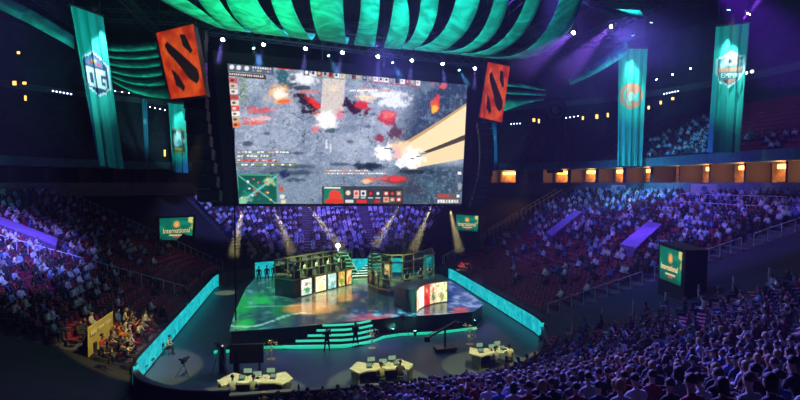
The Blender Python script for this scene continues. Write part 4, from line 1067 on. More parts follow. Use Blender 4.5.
# floor up-lights with green beams
for i, (x, y, tx, ty) in enumerate([(257.5,342.5,250,285),(277,341,277,290),(311.5,341,308,285),(415,333,413,290),(454.5,325,462,285),(474,322,479,275),(393,331,392,290)]):
    p = onz(x, y, .35); q = at(tx, ty, p.y+2)
    fixture(p, q, ['green-beam floor spotlight at the left stage foot, leftmost','green-beam floor spotlight at the left stage foot, middle of three','green-beam floor spotlight just left of the stage steps','green-beam floor spotlight below the right booth, nearer the middle','green-beam floor spotlight below the curved display','green-beam floor spotlight at the far right stage foot','green-beam floor spotlight just right of the stage steps'][i], m_lg, .26, ((.08,1,.62), 2600, 13, .5), cat='stage light', haze=(3.8, .08))

# ================================================================ FLOOR EQUIPMENT
m_dt = mat('pale_desk_top', (.72,.7,.5), .5, noise=(3,.15)); m_ds = mat('desk_side_panel', (.36,.38,.22), .5); m_paper = mat('white_paper', (.8,.8,.75), .6); m_plas = mat('black_plastic', (.02,.02,.025), .35)
m_stool = mat('stool_dark', (.03,.05,.05), .5)
def desk(c, rz, w, label):
    t = thing('presenter_desk', c, label, 'desk', rz)
    top = [(-w/2-.35,.1),(-w/2+.1,-.75),(-w/2+.6,-.45),(w/2-.6,-.45),(w/2-.1,-.75),(w/2+.35,.1),(w/2-.25,1.25),(w*.2,.8),(-w*.2,.8),(-w/2+.25,1.25)]
    m = MB(); m.prism(top, .88, .96); m.build('desk_top', m_dt, t)
    m = MB(); m.prism([(x*.93, y*.9) for x, y in [(-w/2+.25,1.2),(-w*.2,.76),(w*.2,.76),(w/2-.25,1.2),(w/2-.25,1.1),(w*.2,.66),(-w*.2,.66),(-w/2+.25,1.1)]], 0, .88); m.build('front_panel', m_plas, t)
    for s in (-1, 1):
        m = MB(); m.hexa([(s*(w/2-.05), -.6, 0), (s*(w/2+.2), -.12, 0), (s*(w/2+.1), -.05, 0), (s*(w/2-.15), -.55, 0), (s*(w/2-.1), -.66, .88), (s*(w/2+.3), -.15, .88), (s*(w/2+.2), -.1, .88), (s*(w/2-.2), -.6, .88)]); m.build('side_panel', m_ds, t)
    return t
def on_desk(c, rz, items, where):
    R = Matrix.Rotation(rz, 3, 'Z')
    for kind, x, y, lab in items:
        p = Vector(c)+R@Vector((x, y, .965))
        if kind == 'laptop':
            t = thing('laptop', p, lab+where, 'laptop', rz+rnd.uniform(-.2,.2)); m = MB(); m.box((0,0,.01), (.34,.24,.02)); m.build('keyboard', m_plas, t); m = MB(); m.box((0,.15,.12), (.34,.02,.24)); m.build('lid', m_plas, t); m = MB(); m.box((0,.137,.12), (.3,.005,.2)); m.build('picture', m_mon, t)
        elif kind == 'paper':
            m = MB(); m.box((0,0,.004), (.3,.21,.008), rnd.uniform(-.5,.5)); tag(m.build('paper_sheet', m_paper, org=p), lab+where, 'paper')
        elif kind == 'cup':
            m = MB(); m.tube([(0,0,0),(0,0,.12)], [.035,.045], 10); tag(m.build('cup', m_paper, org=p), lab+where, 'cup')
        elif kind == 'monitor':
            t = thing('monitor', p, lab+where, 'monitor', rz); m = MB(); m.box((0,0,.01), (.22,.18,.02)); m.bar((0,.03,0),(0,.03,.16),.05); m.build('stand', m_plas, t); m = MB(); m.box((0,0,.28), (.5,.04,.3)); m.build('housing', m_plas, t); m = MB(); m.box((0,-.024,.28), (.46,.006,.26)); m.build('picture', m_mon, t)
DK = []
for i, (x, y, w, rz, lab) in enumerate([(255,381,3.5,.06,'left of the three'),(382,368,3.2,.2,'middle of the three'),(492,352.5,2.5,.3,'right of the three')]):
    c = onz(x, y, .9); c.z = 0; DK.append((c, rz, w)); desk(c, rz, w, f'pale winged presenter desk on the arena floor, {lab} by the near barrier')
    wh = [' on the left presenter desk',' on the middle presenter desk',' on the right presenter desk'][i]
    on_desk(c, rz, [('laptop',-.75,.05,'open black laptop at the left end'),('monitor',.1,.25,'small monitor in the centre'),('paper',-.25,-.15,'white paper sheet lying left of centre'),('paper',.85,-.1,'white paper sheet lying at the right end'),('cup',.5,.2,'white paper cup'),('laptop',.95,.15,'open black laptop at the right end'),('paper',-.9,-.3,'white paper sheet at the left front edge'),('cup',-.45,.3,'white paper cup left of the small monitor'),('monitor',-.55,.75,'small monitor at the back left'),('monitor',.75,.75,'small monitor at the back right'),('paper',.2,-.25,'white paper sheet in the front centre')], wh)
    R = Matrix.Rotation(rz, 3, 'Z')
    spot(c+Vector((1.5,-3,13)), c+Vector((0,-.3,.3)), (.95,.9,.34), 6000, 27, .12, .1, 'desk_spot')
def stool(p, rz, label):
    t = thing('bar_stool', p, label, 'stool', rz); m = MB(); m.tube([(0,0,.58),(0,0,.66)], .2, 14); m.build('seat', m_stool, t)
    for k in range(4):
        a = PI/4+k*PI/2; m = MB(); m.bar((.13*math.cos(a), .13*math.sin(a), .6), (.22*math.cos(a), .22*math.sin(a), 0), .035); m.build('leg', m_stool, t)
    m = MB(); m.tube([(.19*math.cos(a), .19*math.sin(a), .22) for a in np.linspace(0, 2*PI, 13)], .012, 5); m.build('foot_ring', m_stool, t)
def tripod_camera(p, rz, label, lit=False, h=1.5):
    mt = mat('camera_grey', (.1,.11,.11), .4)
    t = thing('camera_tripod', p, label, 'camera', rz)
    for k in range(3):
        a = PI/2+k*2*PI/3; m = MB(); m.tube([(.05*math.cos(a), .05*math.sin(a), h*.85), (.5*math.cos(a), .5*math.sin(a), 0)], [.035,.025], 6); m.build('leg', mt, t)
    m = MB(); m.tube([(0,0,h*.8),(0,0,h)], .05, 8); m.bar((0,0,h), (.1,-.6,h-.15), .03); m.build('head', mt, t)
    m = MB(); m.box((0,.05,h+.16), (.2,.55,.26)); m.box((0,-.12,h+.34), (.06,.3,.06)); o = m.build('camera_body', m_plas, t)
    m = MB(); m.tube([(0,.3,h+.16),(0,.62,h+.16),(0,.66,h+.16)], [.07,.09,.11], 12); m.build('lens', m_plas, o)
    m = MB(); m.box((-.16,-.2,h+.3), (.16,.03,.12)); m.build('viewfinder', m_mon if lit else m_plas, o)
tripod_camera(onz(184,376,0), 0, 'black tripod camera on the floor at lower left near the barrier', False, .8)
tripod_camera(onz(219,374,0), .3, 'black tripod camera left of the left presenter desk', False, 1.7)
tripod_camera(onz(403,334,.2), 0, 'small camera on tripod at the stage foot right of the steps', False, 1.1)
# camera crane
t = thing('camera_crane', onz(445,351,0), 'black camera crane with a low base right of the stage steps', 'camera crane')
m = MB(); m.box((0,0,.2), (1.5,.9,.2), .3); [m.tube([(x,y,.12),(x,y+.08,.12)], .12, 10) for x, y in ((-.6,-.4),(.6,-.4),(-.6,.4),(.6,.4))]; m.build('base', m_plas, t)
m = MB(); m.bar((0,0,.3), (0,0,1.5), .14); m.build('post', m_plas, t)
m = MB(); m.bar((-1.2,-.4,1.1), (.9,.8,1.9), .12); m.bar((-1.2,-.4,1.3), (.9,.8,2.0), .04); m.build('arm', m_plas, t)
m = MB(); m.box((-1.3,-.45,1.0), (.4,.35,.35)); m.build('counterweight', m_plas, t)
m = MB(); m.box((1.0,.85,1.72), (.3,.4,.3), .6); m.build('camera_body', m_plas, t)
# dark panel added in place of a darker patch of haze, behind the left desk
c = onz(247,372,0); t = thing('monitor_cart', c, 'added dark panel for a darker hazy patch, between left desk and stage', 'dark panel')
m = MB(); m.box((0,0,1.2), (2.1,.25,1.2), .1); m.build('housing', m_plas, t); m = MB(); m.bar((-.8,0,0), (-.8,0,.7), .1); m.bar((.8,0,0), (.8,0,.7), .1); m.box((-.8,0,.04), (.15,.8,.08)); m.box((.8,0,.04), (.15,.8,.08)); m.build('stand', m_plas, t)
for s, l in ((223,'left'), (237,'right')):
    c = onz(s,372,0); t = thing('floor_speaker', c, f'slim black floor speaker with tiny lamp, {l} of a pair behind left desk', 'loudspeaker')
    m = MB(); m.box((0,0,.85), (.3,.35,1.6)); m.box((0,0,.03), (.5,.5,.06)); m.build('cabinet', m_plas, t); m = MB(); m.box((0,-.18,.9), (.24,.03,1.3)); m.build('grille', m_grille, t); m = MB(); m.ball((0,-.05,1.7), .05); m.build('lamp', emi('tiny_white_lamp', (.8,.8,.8), 1.2), t)
# clusters of golden foliage-like decoration at the stage foot
m_gl = mat('golden_leaf', (.75,.62,.28), .35, metal=.5)
for i, (x, y, h, lab) in enumerate([(271,360,1.3,'gold-lit plant-like ornament on the floor left of the steps'),(372,349,1.5,'gold-lit plant-like ornament at the right end of the steps'),(470,345,1.5,'gold-lit plant-like ornament behind the right presenter desk'),(237,346,.9,'small gold-lit ornament at the left end of the stage strip')]):
    c = onz(x, y, 0); t = thing('gold_ornament', c, lab, 'ornament'); m = MB(); m.tube([(0,0,0),(0,0,.08)], .3, 12); m.tube([(0,0,.05),(.03,0,h*.8)], .03, 6); m.build('stem', m_gl, t)
    m = MB(); r_ = random.Random(i)
    for k in range(70):
        a, zz, rr = r_.uniform(0, 2*PI), r_.uniform(.3, 1)*h, r_.uniform(.05, .5); q = Vector((rr*math.cos(a), rr*math.sin(a), zz)); u_ = Vector((r_.uniform(-1,1), r_.uniform(-1,1), r_.uniform(-1,1))).normalized()*.09; v_ = u_.orthogonal().normalized()*.04
        m.add([q-u_, q+v_, q+u_, q-v_], [(0,1,2,3)])
    o = m.build('leaf', m_gl, t); o['kind'] = 'stuff'
    spot(c+Vector((1,-3,7)), c+Vector((0,0,.6)), (1,.85,.4), 500, 16, .3)
# slim dark mast at the stage's left corner
c = onz(236,338,0); truss(c+Vector((0,0,.02)), c+Vector((0,0,16)), 'slim black vertical lighting tower at the left stage corner', .45, 'lighting_tower', None, m_black, 20, .09)
# pile of cable / bags at the near left floor
# ================================================================ PEOPLE
m_skin = mat('skin', (.55,.34,.25), .6); m_trous = mat('dark_trousers', (.025,.03,.05), .8); m_hair = mat('dark_hair', (.015,.012,.012), .6); m_hair2 = mat('brown_hair', (.08,.045,.025), .6); m_hair3 = mat('fair_hair', (.35,.24,.1), .6)
m_shirt = mat_objcol('shirt_cloth'); m_shoe = mat('dark_shoe', (.02,.02,.02), .6)
def skin_mesh(name, nodes, edges, root, sub=1, matf=None):
    me = bpy.data.meshes.new(name); me.from_pydata([n[0] for n in nodes], edges, []); ob = bpy.data.objects.new(name, me); COL.objects.link(ob)
    md = ob.modifiers.new('s', 'SKIN'); sv = me.skin_vertices[0].data
    for i, n in enumerate(nodes):
        r = n[1]; sv[i].radius = (r, r) if not isinstance(r, tuple) else r
        sv[i].use_root = (i == root)
    md.use_smooth_shade = True; md.branch_smoothing = .3
    if sub:
        s = ob.modifiers.new('u', 'SUBSURF'); s.levels = sub; s.render_levels = sub
    dg = bpy.context.evaluated_depsgraph_get(); dg.update()
    out = bpy.data.meshes.new_from_object(ob.evaluated_get(dg)); bpy.data.objects.remove(ob); bpy.data.meshes.remove(me)
    return out
def body(pose, fingers=True, sub=1):
    """returns mesh; +Y is the facing direction; origin on the floor under the pelvis. material slots: shirt, skin, trousers, shoe"""
    N = []; E = []; names = {}
    def add(nm, p, r, par=None):
        names[nm] = len(N); N.append((Vector(p), r))
        if par: E.append((names[par], names[nm]))
    J = pose
    add('pel', J['pel'], .145); add('wa', J['wa'], .13, 'pel'); add('ch', J['ch'], .155, 'wa'); add('nk0', J['nk0'], .075, 'ch'); add('nk', J['nk'], .05, 'nk0')
    add('hd0', J['hd0'], .078, 'nk'); add('hd1', J['hd1'], .1, 'hd0'); add('hd2', J['hd2'], .075, 'hd1')
    fy = J.get('face', Vector((0,1,0)))
    add('nose', Vector(J['hd0'])+Vector((0,0,.05))+fy*.115, .016, 'hd1')
    for s, S in ((-1,'l'), (1,'r')):
        add('sh'+S, J['sh'+S], .072, 'ch'); add('el'+S, J['el'+S], .046, 'sh'+S); add('wr'+S, J['wr'+S], .03, 'el'+S)
        h = Vector(J['wr'+S]); d = (h-Vector(J['el'+S])).normalized(); side = Vector((s,0,0)); side = (side-d*side.dot(d)).normalized(); up = d.cross(side)
        add('pm'+S, h+d*.06, (.034,.02) if False else .032, 'wr'+S)
        if fingers:
            for k, (o, l) in enumerate(((-.03,.075),(-.01,.085),(.011,.08),(.03,.062))):
                a = h+d*.085+side*o; add(f'f{k}a{S}', a, .0095, 'pm'+S); add(f'f{k}b{S}', a+d*l*.55+Vector((0,0,-.008)), .009, f'f{k}a{S}'); add(f'f{k}c{S}', a+d*l*.85+Vector((0,0,-.03)), .0075, f'f{k}b{S}')
            add('t0'+S, h+d*.045-side*.045, .011, 'pm'+S); add('t1'+S, h+d*.08-side*.062, .009, 't0'+S)
        add('hp'+S, J['hp'+S], .098, 'pel'); add('kn'+S, J['kn'+S], .066, 'hp'+S); add('an'+S, J['an'+S], .042, 'kn'+S)
        a = Vector(J['an'+S]); add('ft'+S, a+J.get('toe', Vector((0,.17,-.05))), .036, 'an'+S)
    me = skin_mesh('person_body', N, E, 0, sub)
    for mt in (m_shirt, m_skin, m_trous, m_shoe): me.materials.append(mt)
    sh = J.get('sleeve', .55); nkz = J['nk']; segs = []
    def sd(p, a, b):
        ab = b-a; t = max(0, min(1, (p-a).dot(ab)/max(1e-9, ab.length_squared))); return (p-(a+ab*t)).length, t
    V = {k: Vector(J[k]) for k in J if k not in ('face','toe','sleeve')}
    parts = [(V['pel'], V['wa'], 0, .1), (V['wa'], V['ch'], 0, .13), (V['ch'], V['nk0'], 0, .08), (V['nk0'], V['nk'], 1, .05), (V['nk'], V['hd2'], 1, .09)]
    for S in 'lr':
        e = V['sh'+S].lerp(V['el'+S], sh) if sh < 1 else V['el'+S]
        parts += [(V['ch'], V['sh'+S], 0, .08), (V['sh'+S], e, 0, .06), (e, V['el'+S], 1, .045), (V['el'+S], V['wr'+S], 1 if sh < 1 else 0, .035), (V['wr'+S], V['wr'+S]+(V['wr'+S]-V['el'+S]).normalized()*.15, 1, .03),
                  (V['hp'+S], V['kn'+S], 2, .08), (V['kn'+S], V['an'+S], 2, .05), (V['an'+S], V['an'+S]+J.get('toe', Vector((0,.17,-.05))), 3, .035)]
    for p in me.polygons:
        c = p.center; best = min(parts, key=lambda q: sd(c, q[0], q[1])[0]-q[3]); p.material_index = best[2]; p.use_smooth = True
    return me, V
def P_sit(lean=0.0, turn=0.0, hands='lap', sleeve=.55, seat=.45):
    z = seat; y = math.sin(lean); J = dict(pel=(0,0,z+.1), wa=(0,.02+y*.18,z+.28), ch=(0,.03+y*.42,z+.47), nk0=(0,.03+y*.56,z+.6), nk=(0,.04+y*.6,z+.67), hd0=(turn*.02,.065+y*.66,z+.74), hd1=(turn*.03,.05+y*.7,z+.81), hd2=(turn*.03,.035+y*.72,z+.875), sleeve=sleeve, face=Vector((turn*.6,1,0)).normalized())
    for s, S in ((-1,'l'), (1,'r')):
        J['sh'+S] = (s*.185,.02+y*.5,z+.54); J['hp'+S] = (s*.1,.06,z+.08); J['kn'+S] = (s*.13,.46,z+.08); J['an'+S] = (s*.13,.44,.09)
        if hands == 'lap': J['el'+S] = (s*.25,.08+y*.4,z+.3); J['wr'+S] = (s*.11,.3+y*.2,z+.24)
        elif hands == 'up': J['el'+S] = (s*.24,.26+y*.4,z+.44); J['wr'+S] = (s*.1,.36+y*.4,z+.68)
        elif hands == 'head': J['el'+S] = (s*.36,.0+y*.5,z+.72); J['wr'+S] = (s*.17,-.02+y*.6,z+.86)
        elif hands == 'one': J['el'+S] = (s*.25,.08+y*.4,z+.3) if s < 0 else (s*.27,.16,z+.78); J['wr'+S] = (s*.11,.3,z+.24) if s < 0 else (s*.26,.2,z+1.04)
        elif hands == 'desk': J['el'+S] = (s*.27,.16+y*.4,z+.3); J['wr'+S] = (s*.16,.4,z+.32)
    return J
def P_stand(sleeve=.5, cam=False):
    J = dict(pel=(0,0,.95), wa=(0,.01,1.12), ch=(0,.01,1.32), nk0=(0,.01,1.45), nk=(0,.02,1.52), hd0=(0,.045,1.58), hd1=(0,.03,1.65), hd2=(0,.02,1.72), sleeve=sleeve)
    for s, S in ((-1,'l'), (1,'r')):
        J['sh'+S] = (s*.19,0,1.4); J['hp'+S] = (s*.1,0,.9); J['kn'+S] = (s*.14,.04,.5); J['an'+S] = (s*.2,-.02+s*.1,.09)
        if cam: J['el'+S] = (s*.27,.14,1.2); J['wr'+S] = (s*.14,.3,1.4)
        else: J['el'+S] = (s*.27,-.01,1.14); J['wr'+S] = (s*.27,.1,.9)
    return J
def hair_mesh(V, long=0, cap=False):
    c = (V['hd1']+V['hd2'])/2+Vector((0,-.012,.008)); m = MB(); rows = []; R = .108
    for j in range(7):
        ph = PI/2-j*(.30 if not cap else .24); row_ = []
        for k in range(13):
            a = 2*PI*k/12; drop = 0
            back = -math.sin(a)   # 1 at the back
            p_ = ph if back > -.35 else max(ph, .25)
            rr = R*(1.03+.03*math.sin(5*a+j))
            q = Vector((rr*math.cos(p_)*math.cos(a)*.92, rr*math.cos(p_)*math.sin(a)*1.05, rr*math.sin(p_)*1.05))
            if long and j >= 5 and back > -.2: q.z -= (j-4)*.07*long
            row_.append(c+q)
        rows.append(row_)
    m.sheet(rows)
    if cap: m.prism([(c.x-.07, c.y+.08), (c.x+.07, c.y+.08), (c.x+.05, c.y+.2), (c.x-.05, c.y+.2)], c.z-.0, c.z+.015)
    return m
POSES = [P_sit(.05), P_sit(.25,.5), P_sit(.0,-.6,'one'), P_sit(.15,.2,'up'), P_sit(-.05,0,'head'), P_sit(.35,-.3,'desk'), P_sit(.1,.1,'lap',1.0), P_sit(-.1,-.2,'lap',1.0)]
PNAME = ['upright','leaning and turned right','with one hand raised','holding hands up','with hands behind the head','leaning forward','in long sleeves','leaning back in long sleeves']
BOD = []
for i, J in enumerate(POSES):
    me, V = body(J, True); variants = []
    for hn, (lg, cp, hm) in {'dark-haired': (0,0,m_hair), 'brown-haired': (0,0,m_hair2), 'long-haired': (1,0,m_hair), 'fair-haired': (.6,0,m_hair3), 'capped': (0,1,m_hair)}.items():
        hb = hair_mesh(V, lg, cp); tmp = hb.build('hair', hm, smooth=True); hme = tmp.data; bpy.data.objects.remove(tmp); variants.append((hn, hme))
    BOD.append((me, variants))
SHIRTS = [('black',(.012,.012,.015)),('black',(.02,.02,.03)),('black',(.02,.02,.025)),('black',(.015,.015,.02)),('navy',(.03,.05,.12)),('grey',(.25,.26,.28)),('white',(.75,.75,.78)),('dark grey',(.07,.07,.08)),('pale blue',(.4,.5,.68)),('red',(.26,.03,.04)),('blue',(.08,.15,.4)),('maroon',(.14,.03,.05)),('pale grey',(.5,.5,.53)),('brown',(.08,.05,.04)),('charcoal',(.04,.04,.05))]
def person(loc, rz, vi, shirt, hi, label, group=None, name='person', scale=1.0, mats=None):
    me, vs = BOD[vi]; o = bpy.data.objects.new(name, me); COL.objects.link(o); o.location = loc; o.rotation_euler = (0,0,rz); o.scale = (scale,)*3
    o.color = (*shirt, 1); tag(o, label, 'person', group)
    h = bpy.data.objects.new('hair', vs[hi][1]); COL.objects.link(h); h.parent = o
    return o
# arena seat
sb = MB(); sb.prism([(-.23,-.02),(.23,-.02),(.21,.4),(-.21,.4)], .40, .46); seat_pan = sb.build('seat_pan', m_seat).data
sb = MB(); rows = [[Vector((x, -.08-.05*(z-.45)-.03*(1-(x/.24)**2)*-1, z)) for x in (-.23,-.12,0,.12,.23)] for z in (.4,.6,.78,.86)]; sb.sheet(rows, .035, (0,1,0)); seat_bk = sb.build('backrest', m_seatback).data
sb = MB(); sb.bar((0,.05,0), (0,.0,.42), .08); seat_lg = sb.build('bracket', m_steel).data
sb = MB(); sb.box((-.25,.12,.62), (.05,.32,.04)); seat_ar = sb.build('armrest', m_steel).data
for n_ in ('seat_pan','backrest','bracket','armrest'):
    for o in [o for o in bpy.data.objects if o.name.split('.')[0] == n_ and o.parent is None and o.data in (seat_pan, seat_bk, seat_lg, seat_ar)]: bpy.data.objects.remove(o)

# ---------------------------------------------------------------- seating layout
def seats_in(a, b, rows=NROW, sp=.56, S_of=None, r0=0, gap=9.5):
    """yields row, index from the b end, world pos, facing, base k"""
    if b <= a: b += NB
    for r in range(r0, rows):
        S = r*ROW+.25+.62; acc = 0; prev = None; lst = []; last = -1e9
        for k in range(a, b+1):
            p = bp(k, S)
            if prev: 
                d = math.dist(p, prev)
                acc += d
            prev = p
            if acc-last >= sp:
                last = acc; lst.append(k)
        n = len(lst)
        for j, k in enumerate(lst):
            yield r, n-1-j, k, S
def base_s():
    s = [0]
    for k in range(1, NB+1): s.append(s[-1]+math.dist(BASE[k % NB][0], BASE[k-1][0]))
    return s
BS = base_s()
def aisle(k, pitch=9.0): return (BS[k % NB] % pitch) < 1.0
def place(k, S, r):
    w = wk(k); z = zt(r*ROW, w); p = W(k, S, z); n = BASE[k % NB][1]; nx, ny = n[0]*CA-n[1]*SA, n[0]*SA+n[1]*CA
    return p, math.atan2(-ny, -nx)-PI/2      # facing the floor
near = []
for r, i, k, S in seats_in(idx('N', frac=.2), K['wr0']-3, rows=NROW, r0=0):
    p, rz = place(k, S, r); x, y, d = proj(p+Vector((0,0,.9)))
    if d < 3.4: continue
    if not (-12 < x < 812 and y < 407): continue
    near.append((d, r, i, k, p, rz))
near.sort(key=lambda q: q[0])
stuff_people = []; stuff_seats = []; n_p = n_s = 0
RS = random.Random(11)
seat_root = None
for d, r, i, k, p, rz in near:
    # empty red seats near the upper edge, as in the photograph
    x, y, _ = proj(p); edge = i < 7 and r < 13
    if i in (14, 15) and r > 2: continue          # stairway
    occ = RS.random() < (.5 if edge else .96)
    if occ:
        vi = RS.choice([0,0,0,0,1,1,1,2,5,5,5,6,6,6,7,7,3,4] if RS.random() < .4 else [0,1,5,6,7]); sh = RS.choice(SHIRTS); hi = RS.choice([0,0,0,1,2,3,4])
        if n_p < 300:
            n_p += 1
            person(p, rz+RS.uniform(-.15,.15), vi, sh[1], hi, f'{BOD[vi][1][hi][0]} spectator in {sh[0]}, {ordn(r+1)} row from barrier, {ordn(i+1)} from right aisle', 'spectators in the near stand', 'spectator', RS.uniform(.94,1.06))
        else: stuff_people.append((p, rz, vi, sh[1], hi))
    if n_s < 300 and (not occ or d < 26):
        n_s += 1
        c = thing('arena_seat', p, f'red near stand seat, {ordn(r+1)} row from barrier, {ordn(i+1)} from right aisle', 'seat', rz, 'red seats of the near stand')
        for nm, me in (('seat_pan', seat_pan), ('backrest', seat_bk), ('bracket', seat_lg), ('armrest', seat_ar)):
            o = bpy.data.objects.new(nm, me); COL.objects.link(o); o.parent = c
    else: stuff_seats.append((p, rz))
def under_cover(k, S):
    q = W(k, S, 0)
    for P in COVERS:
        ins = False
        for i in range(4):
            a, b = P[i], P[(i+1) % 4]
            if (a[1] > q.y) != (b[1] > q.y) and q.x < (b[0]-a[0])*(q.y-a[1])/(b[1]-a[1])+a[0]: ins = not ins
        if ins: return True
    return False
# far stands
def density(sec, r, f, px):
    n = vnoise(np.array([f*9.0]), np.array([r*.28]), 5)[0]
    if sec == 'R':   # f 0 near .. 1 far
        base = -.12+1.2*(r/24)-.25*max(0, f-.5)+.2*(1-f)
        return max(0.03, min(.95, base*(.55+.9*n)))
    if sec == 'L':   # f 0 far .. 1 near
        base = -.05+1.4*(r/22)+.9*max(0, f-.45)-.2*(1-f)
        return max(.03, min(.95, base*(.6+.8*n)))
    return .97 if r > 1 else .5
for sec, a, b in (('R', K['r0']+3, K['r1']-3), ('B', K['b0']+2, K['b1']-2), ('L', K['l0']+3, K['l1']-3)):
    for r, i, k, S in seats_in(a, b, sp=.6):
        if aisle(k) or under_cover(k, S): continue
        p, rz = place(k, S, r); x, y, d = proj(p+Vector((0,0,.7)))
        if not (-25 < x < 825): continue
        if sec == 'B' and y < 196: continue
        f = (k-a)/((b-a))
        occ = RS.random() < density(sec, r, f, x)
        if occ:
            light = RS.random() < .22
            sh = RS.choice([(.75,.75,.8),(.5,.55,.75),(.6,.6,.65),(.3,.4,.65)]) if light else RS.choice(SHIRTS)[1]
            stuff_people.append((p, rz+RS.uniform(-.3,.3), RS.choice([0,0,1,5,7,6]), sh, RS.choice([0,0,1,2,3])))
        if sec != 'B': stuff_seats.append((p, rz))
# upper tier patch of spectators at right
for r in range(0, 9):
    for k in range(idx('R', frac=.0), idx('FR', 60)):
        pass
def upper(k, r): 
    p = W(k, 28.5+r, 15.0+.6*r); n = BASE[k % NB][1]; nx, ny = n[0]*CA-n[1]*SA, n[0]*SA+n[1]*CA; return p, math.atan2(-ny, -nx)-PI/2
cnt = 0
for k in range(idx('NR', -12), idx('FR', 70)):
    for r in range(0, 12):
        p, rz = upper(k, r)
        for q in (0,):
            x, y, d = proj(p)
            dens = 0
            if 648 < x < 712: dens = .75 if r < 5+(x-648)/14 else 0
            elif x > 745: dens = .22 if r < 4 else .0
            elif 590 < x < 648: dens = .12 if r < 3 else 0
            if BASE[k][2] in ('FR','NR'): dens *= .8
            if RS.random() < dens*.62:
                stuff_people.append((p, rz, RS.choice([0,1,5]), RS.choice([(.7,.75,.8),(.4,.5,.6),(.1,.1,.12)]), 0)); cnt += 1
            if x > 480 : stuff_seats.append((p, rz)) if (k % 2 == 0) else None
# merged crowd and seat meshes (too many to count)
def low_variant(J):
    me, V = body(J, False, 0); v = np.array([x.co[:] for x in me.vertices]); f = [tuple(p.vertices) for p in me.polygons]; mi = [p.material_index for p in me.polygons]
    return v, f, mi, V
LOWS = {i: low_variant(POSES[i]) for i in (0,1,2,3,4,5,6,7)}
def merge_people(lst, name, label, mats=None):
    Vs = []; Fs = []; Cs = []; off = 0
    for p, rz, vi, sh, hi in lst:
        v, f, mi, V = LOWS[vi]; c, s = math.cos(rz), math.sin(rz)
        w = np.empty_like(v); w[:, 0] = v[:, 0]*c-v[:, 1]*s+p.x; w[:, 1] = v[:, 0]*s+v[:, 1]*c+p.y; w[:, 2] = v[:, 2]+p.z
        Vs.append(w); Fs += [tuple(a+off for a in q) for q in f]; off += len(v)
        hd = (V['hd0'].z, V['hd0'].y); col = np.zeros((len(v), 3)); col[:] = sh
        head = v[:, 2] > V['nk'].z; col[head] = (.5,.32,.25)
        col[head & ((v[:, 1] < V['hd1'].y+.02) | (v[:, 2] > V['hd2'].z))] = [(.02,.016,.015),(.07,.04,.03),(.02,.016,.015),(.3,.2,.1),(.03,.03,.04)][hi]
        low = (v[:, 2] < V['pel'].z-.06) | ((v[:, 1] > .3) & (v[:, 2] < V['pel'].z+.08)); col[low & ~head] = (.03,.035,.06)
        Cs.append(col)
    me = bpy.data.meshes.new(name); me.from_pydata(np.concatenate(Vs).tolist(), [], Fs); C = np.concatenate(Cs)
    ca = me.color_attributes.new('Col', 'FLOAT_COLOR', 'POINT'); arr = np.ones((len(C), 4), np.float32); arr[:, :3] = C; ca.data.foreach_set('color', arr.ravel())
    me.materials.append(mat_attr('crowd_cloth', 0, .8)); me.update(); o = bpy.data.objects.new(name, me); COL.objects.link(o)
    return tag(o, label, 'crowd', kind='stuff')
print('people', n_p, len(stuff_people), 'seats', n_s, len(stuff_seats), 'upper', cnt)
merge_people(stuff_people, 'spectator_crowd', 'mass of far spectators filling the side and far stands of the arena')
def merge_seats(lst):
    bx = [(-.22,-.02,.40),(.22,-.02,.40),(.22,.38,.40),(-.22,.38,.40),(-.22,-.02,.46),(.22,-.02,.46),(.22,.38,.46),(-.22,.38,.46),(-.23,-.12,.42),(.23,-.12,.42),(.23,-.06,.42),(-.23,-.06,.42),(-.23,-.17,.86),(.23,-.17,.86),(.23,-.12,.86),(-.23,-.12,.86)]
    v = np.array(bx); q = [(4,5,6,7),(0,1,5,4),(1,2,6,5),(2,3,7,6),(3,0,4,7),(8,9,13,12),(9,10,14,13),(10,11,15,14),(11,8,12,15),(12,13,14,15)]
    Vs = []; Fs = []; off = 0
    for p, rz in lst:
        c, s = math.cos(rz), math.sin(rz); w = np.empty_like(v); w[:, 0] = v[:, 0]*c-v[:, 1]*s+p.x; w[:, 1] = v[:, 0]*s+v[:, 1]*c+p.y; w[:, 2] = v[:, 2]+p.z
        Vs.append(w); Fs += [tuple(a+off for a in f) for f in q]; off += 16
    me = bpy.data.meshes.new('seat_rows'); me.from_pydata(np.concatenate(Vs).tolist(), [], Fs); me.materials.append(m_seat); me.update(); o = bpy.data.objects.new('seat_rows', me); COL.objects.link(o)
    tag(o, 'dark red seats in rows across the side stands and upper tier', 'seats', kind='stuff')
merge_seats(stuff_seats)

# ---------------------------------------------------------------- people on the floor
def one_off(J, loc, rz, shirt, label, hair=(0,0,None), name='person', scale=1.0, trous=None):
    me, V = body(J, True); o = bpy.data.objects.new(name, me); COL.objects.link(o); o.location = loc; o.rotation_euler = (0,0,rz); o.color = (*shirt, 1); o.scale = (scale,)*3; tag(o, label, 'person')
    h = hair_mesh(V, hair[0], hair[1]).build('hair', hair[2] or m_hair, o, smooth=True); return o
for i, (c, rz, w) in enumerate(DK):
    R = Matrix.Rotation(rz, 3, 'Z'); wh = ['left','middle','right'][i]
    for j, (dx, dy) in enumerate([[(-1.0,-.95),(.05,-1.0)],[(-.15,-1.0),(.95,-.85)],[(-.15,-1.0),(.85,-.85)]][i]):
        p = c+R@Vector((dx, dy, 0)); sh = [[(.55,.62,.66),(.42,.48,.44)],[(.5,.48,.3),(.05,.06,.05)],[(.42,.46,.52),(.75,.68,.42)]][i][j]
        cl = [['pale blue','grey'],['olive','black'],['grey-blue','cream']][i][j]
        stool(p, rz, f'dark stool under the {cl} shirted presenter at the {wh} desk')
        one_off(P_sit(.22,.3 if j else -.3,'desk',.6,.62), p, rz+(.25 if j == 0 else -.2), sh, f'person in {cl} shirt seated on a stool at the {wh} presenter desk')
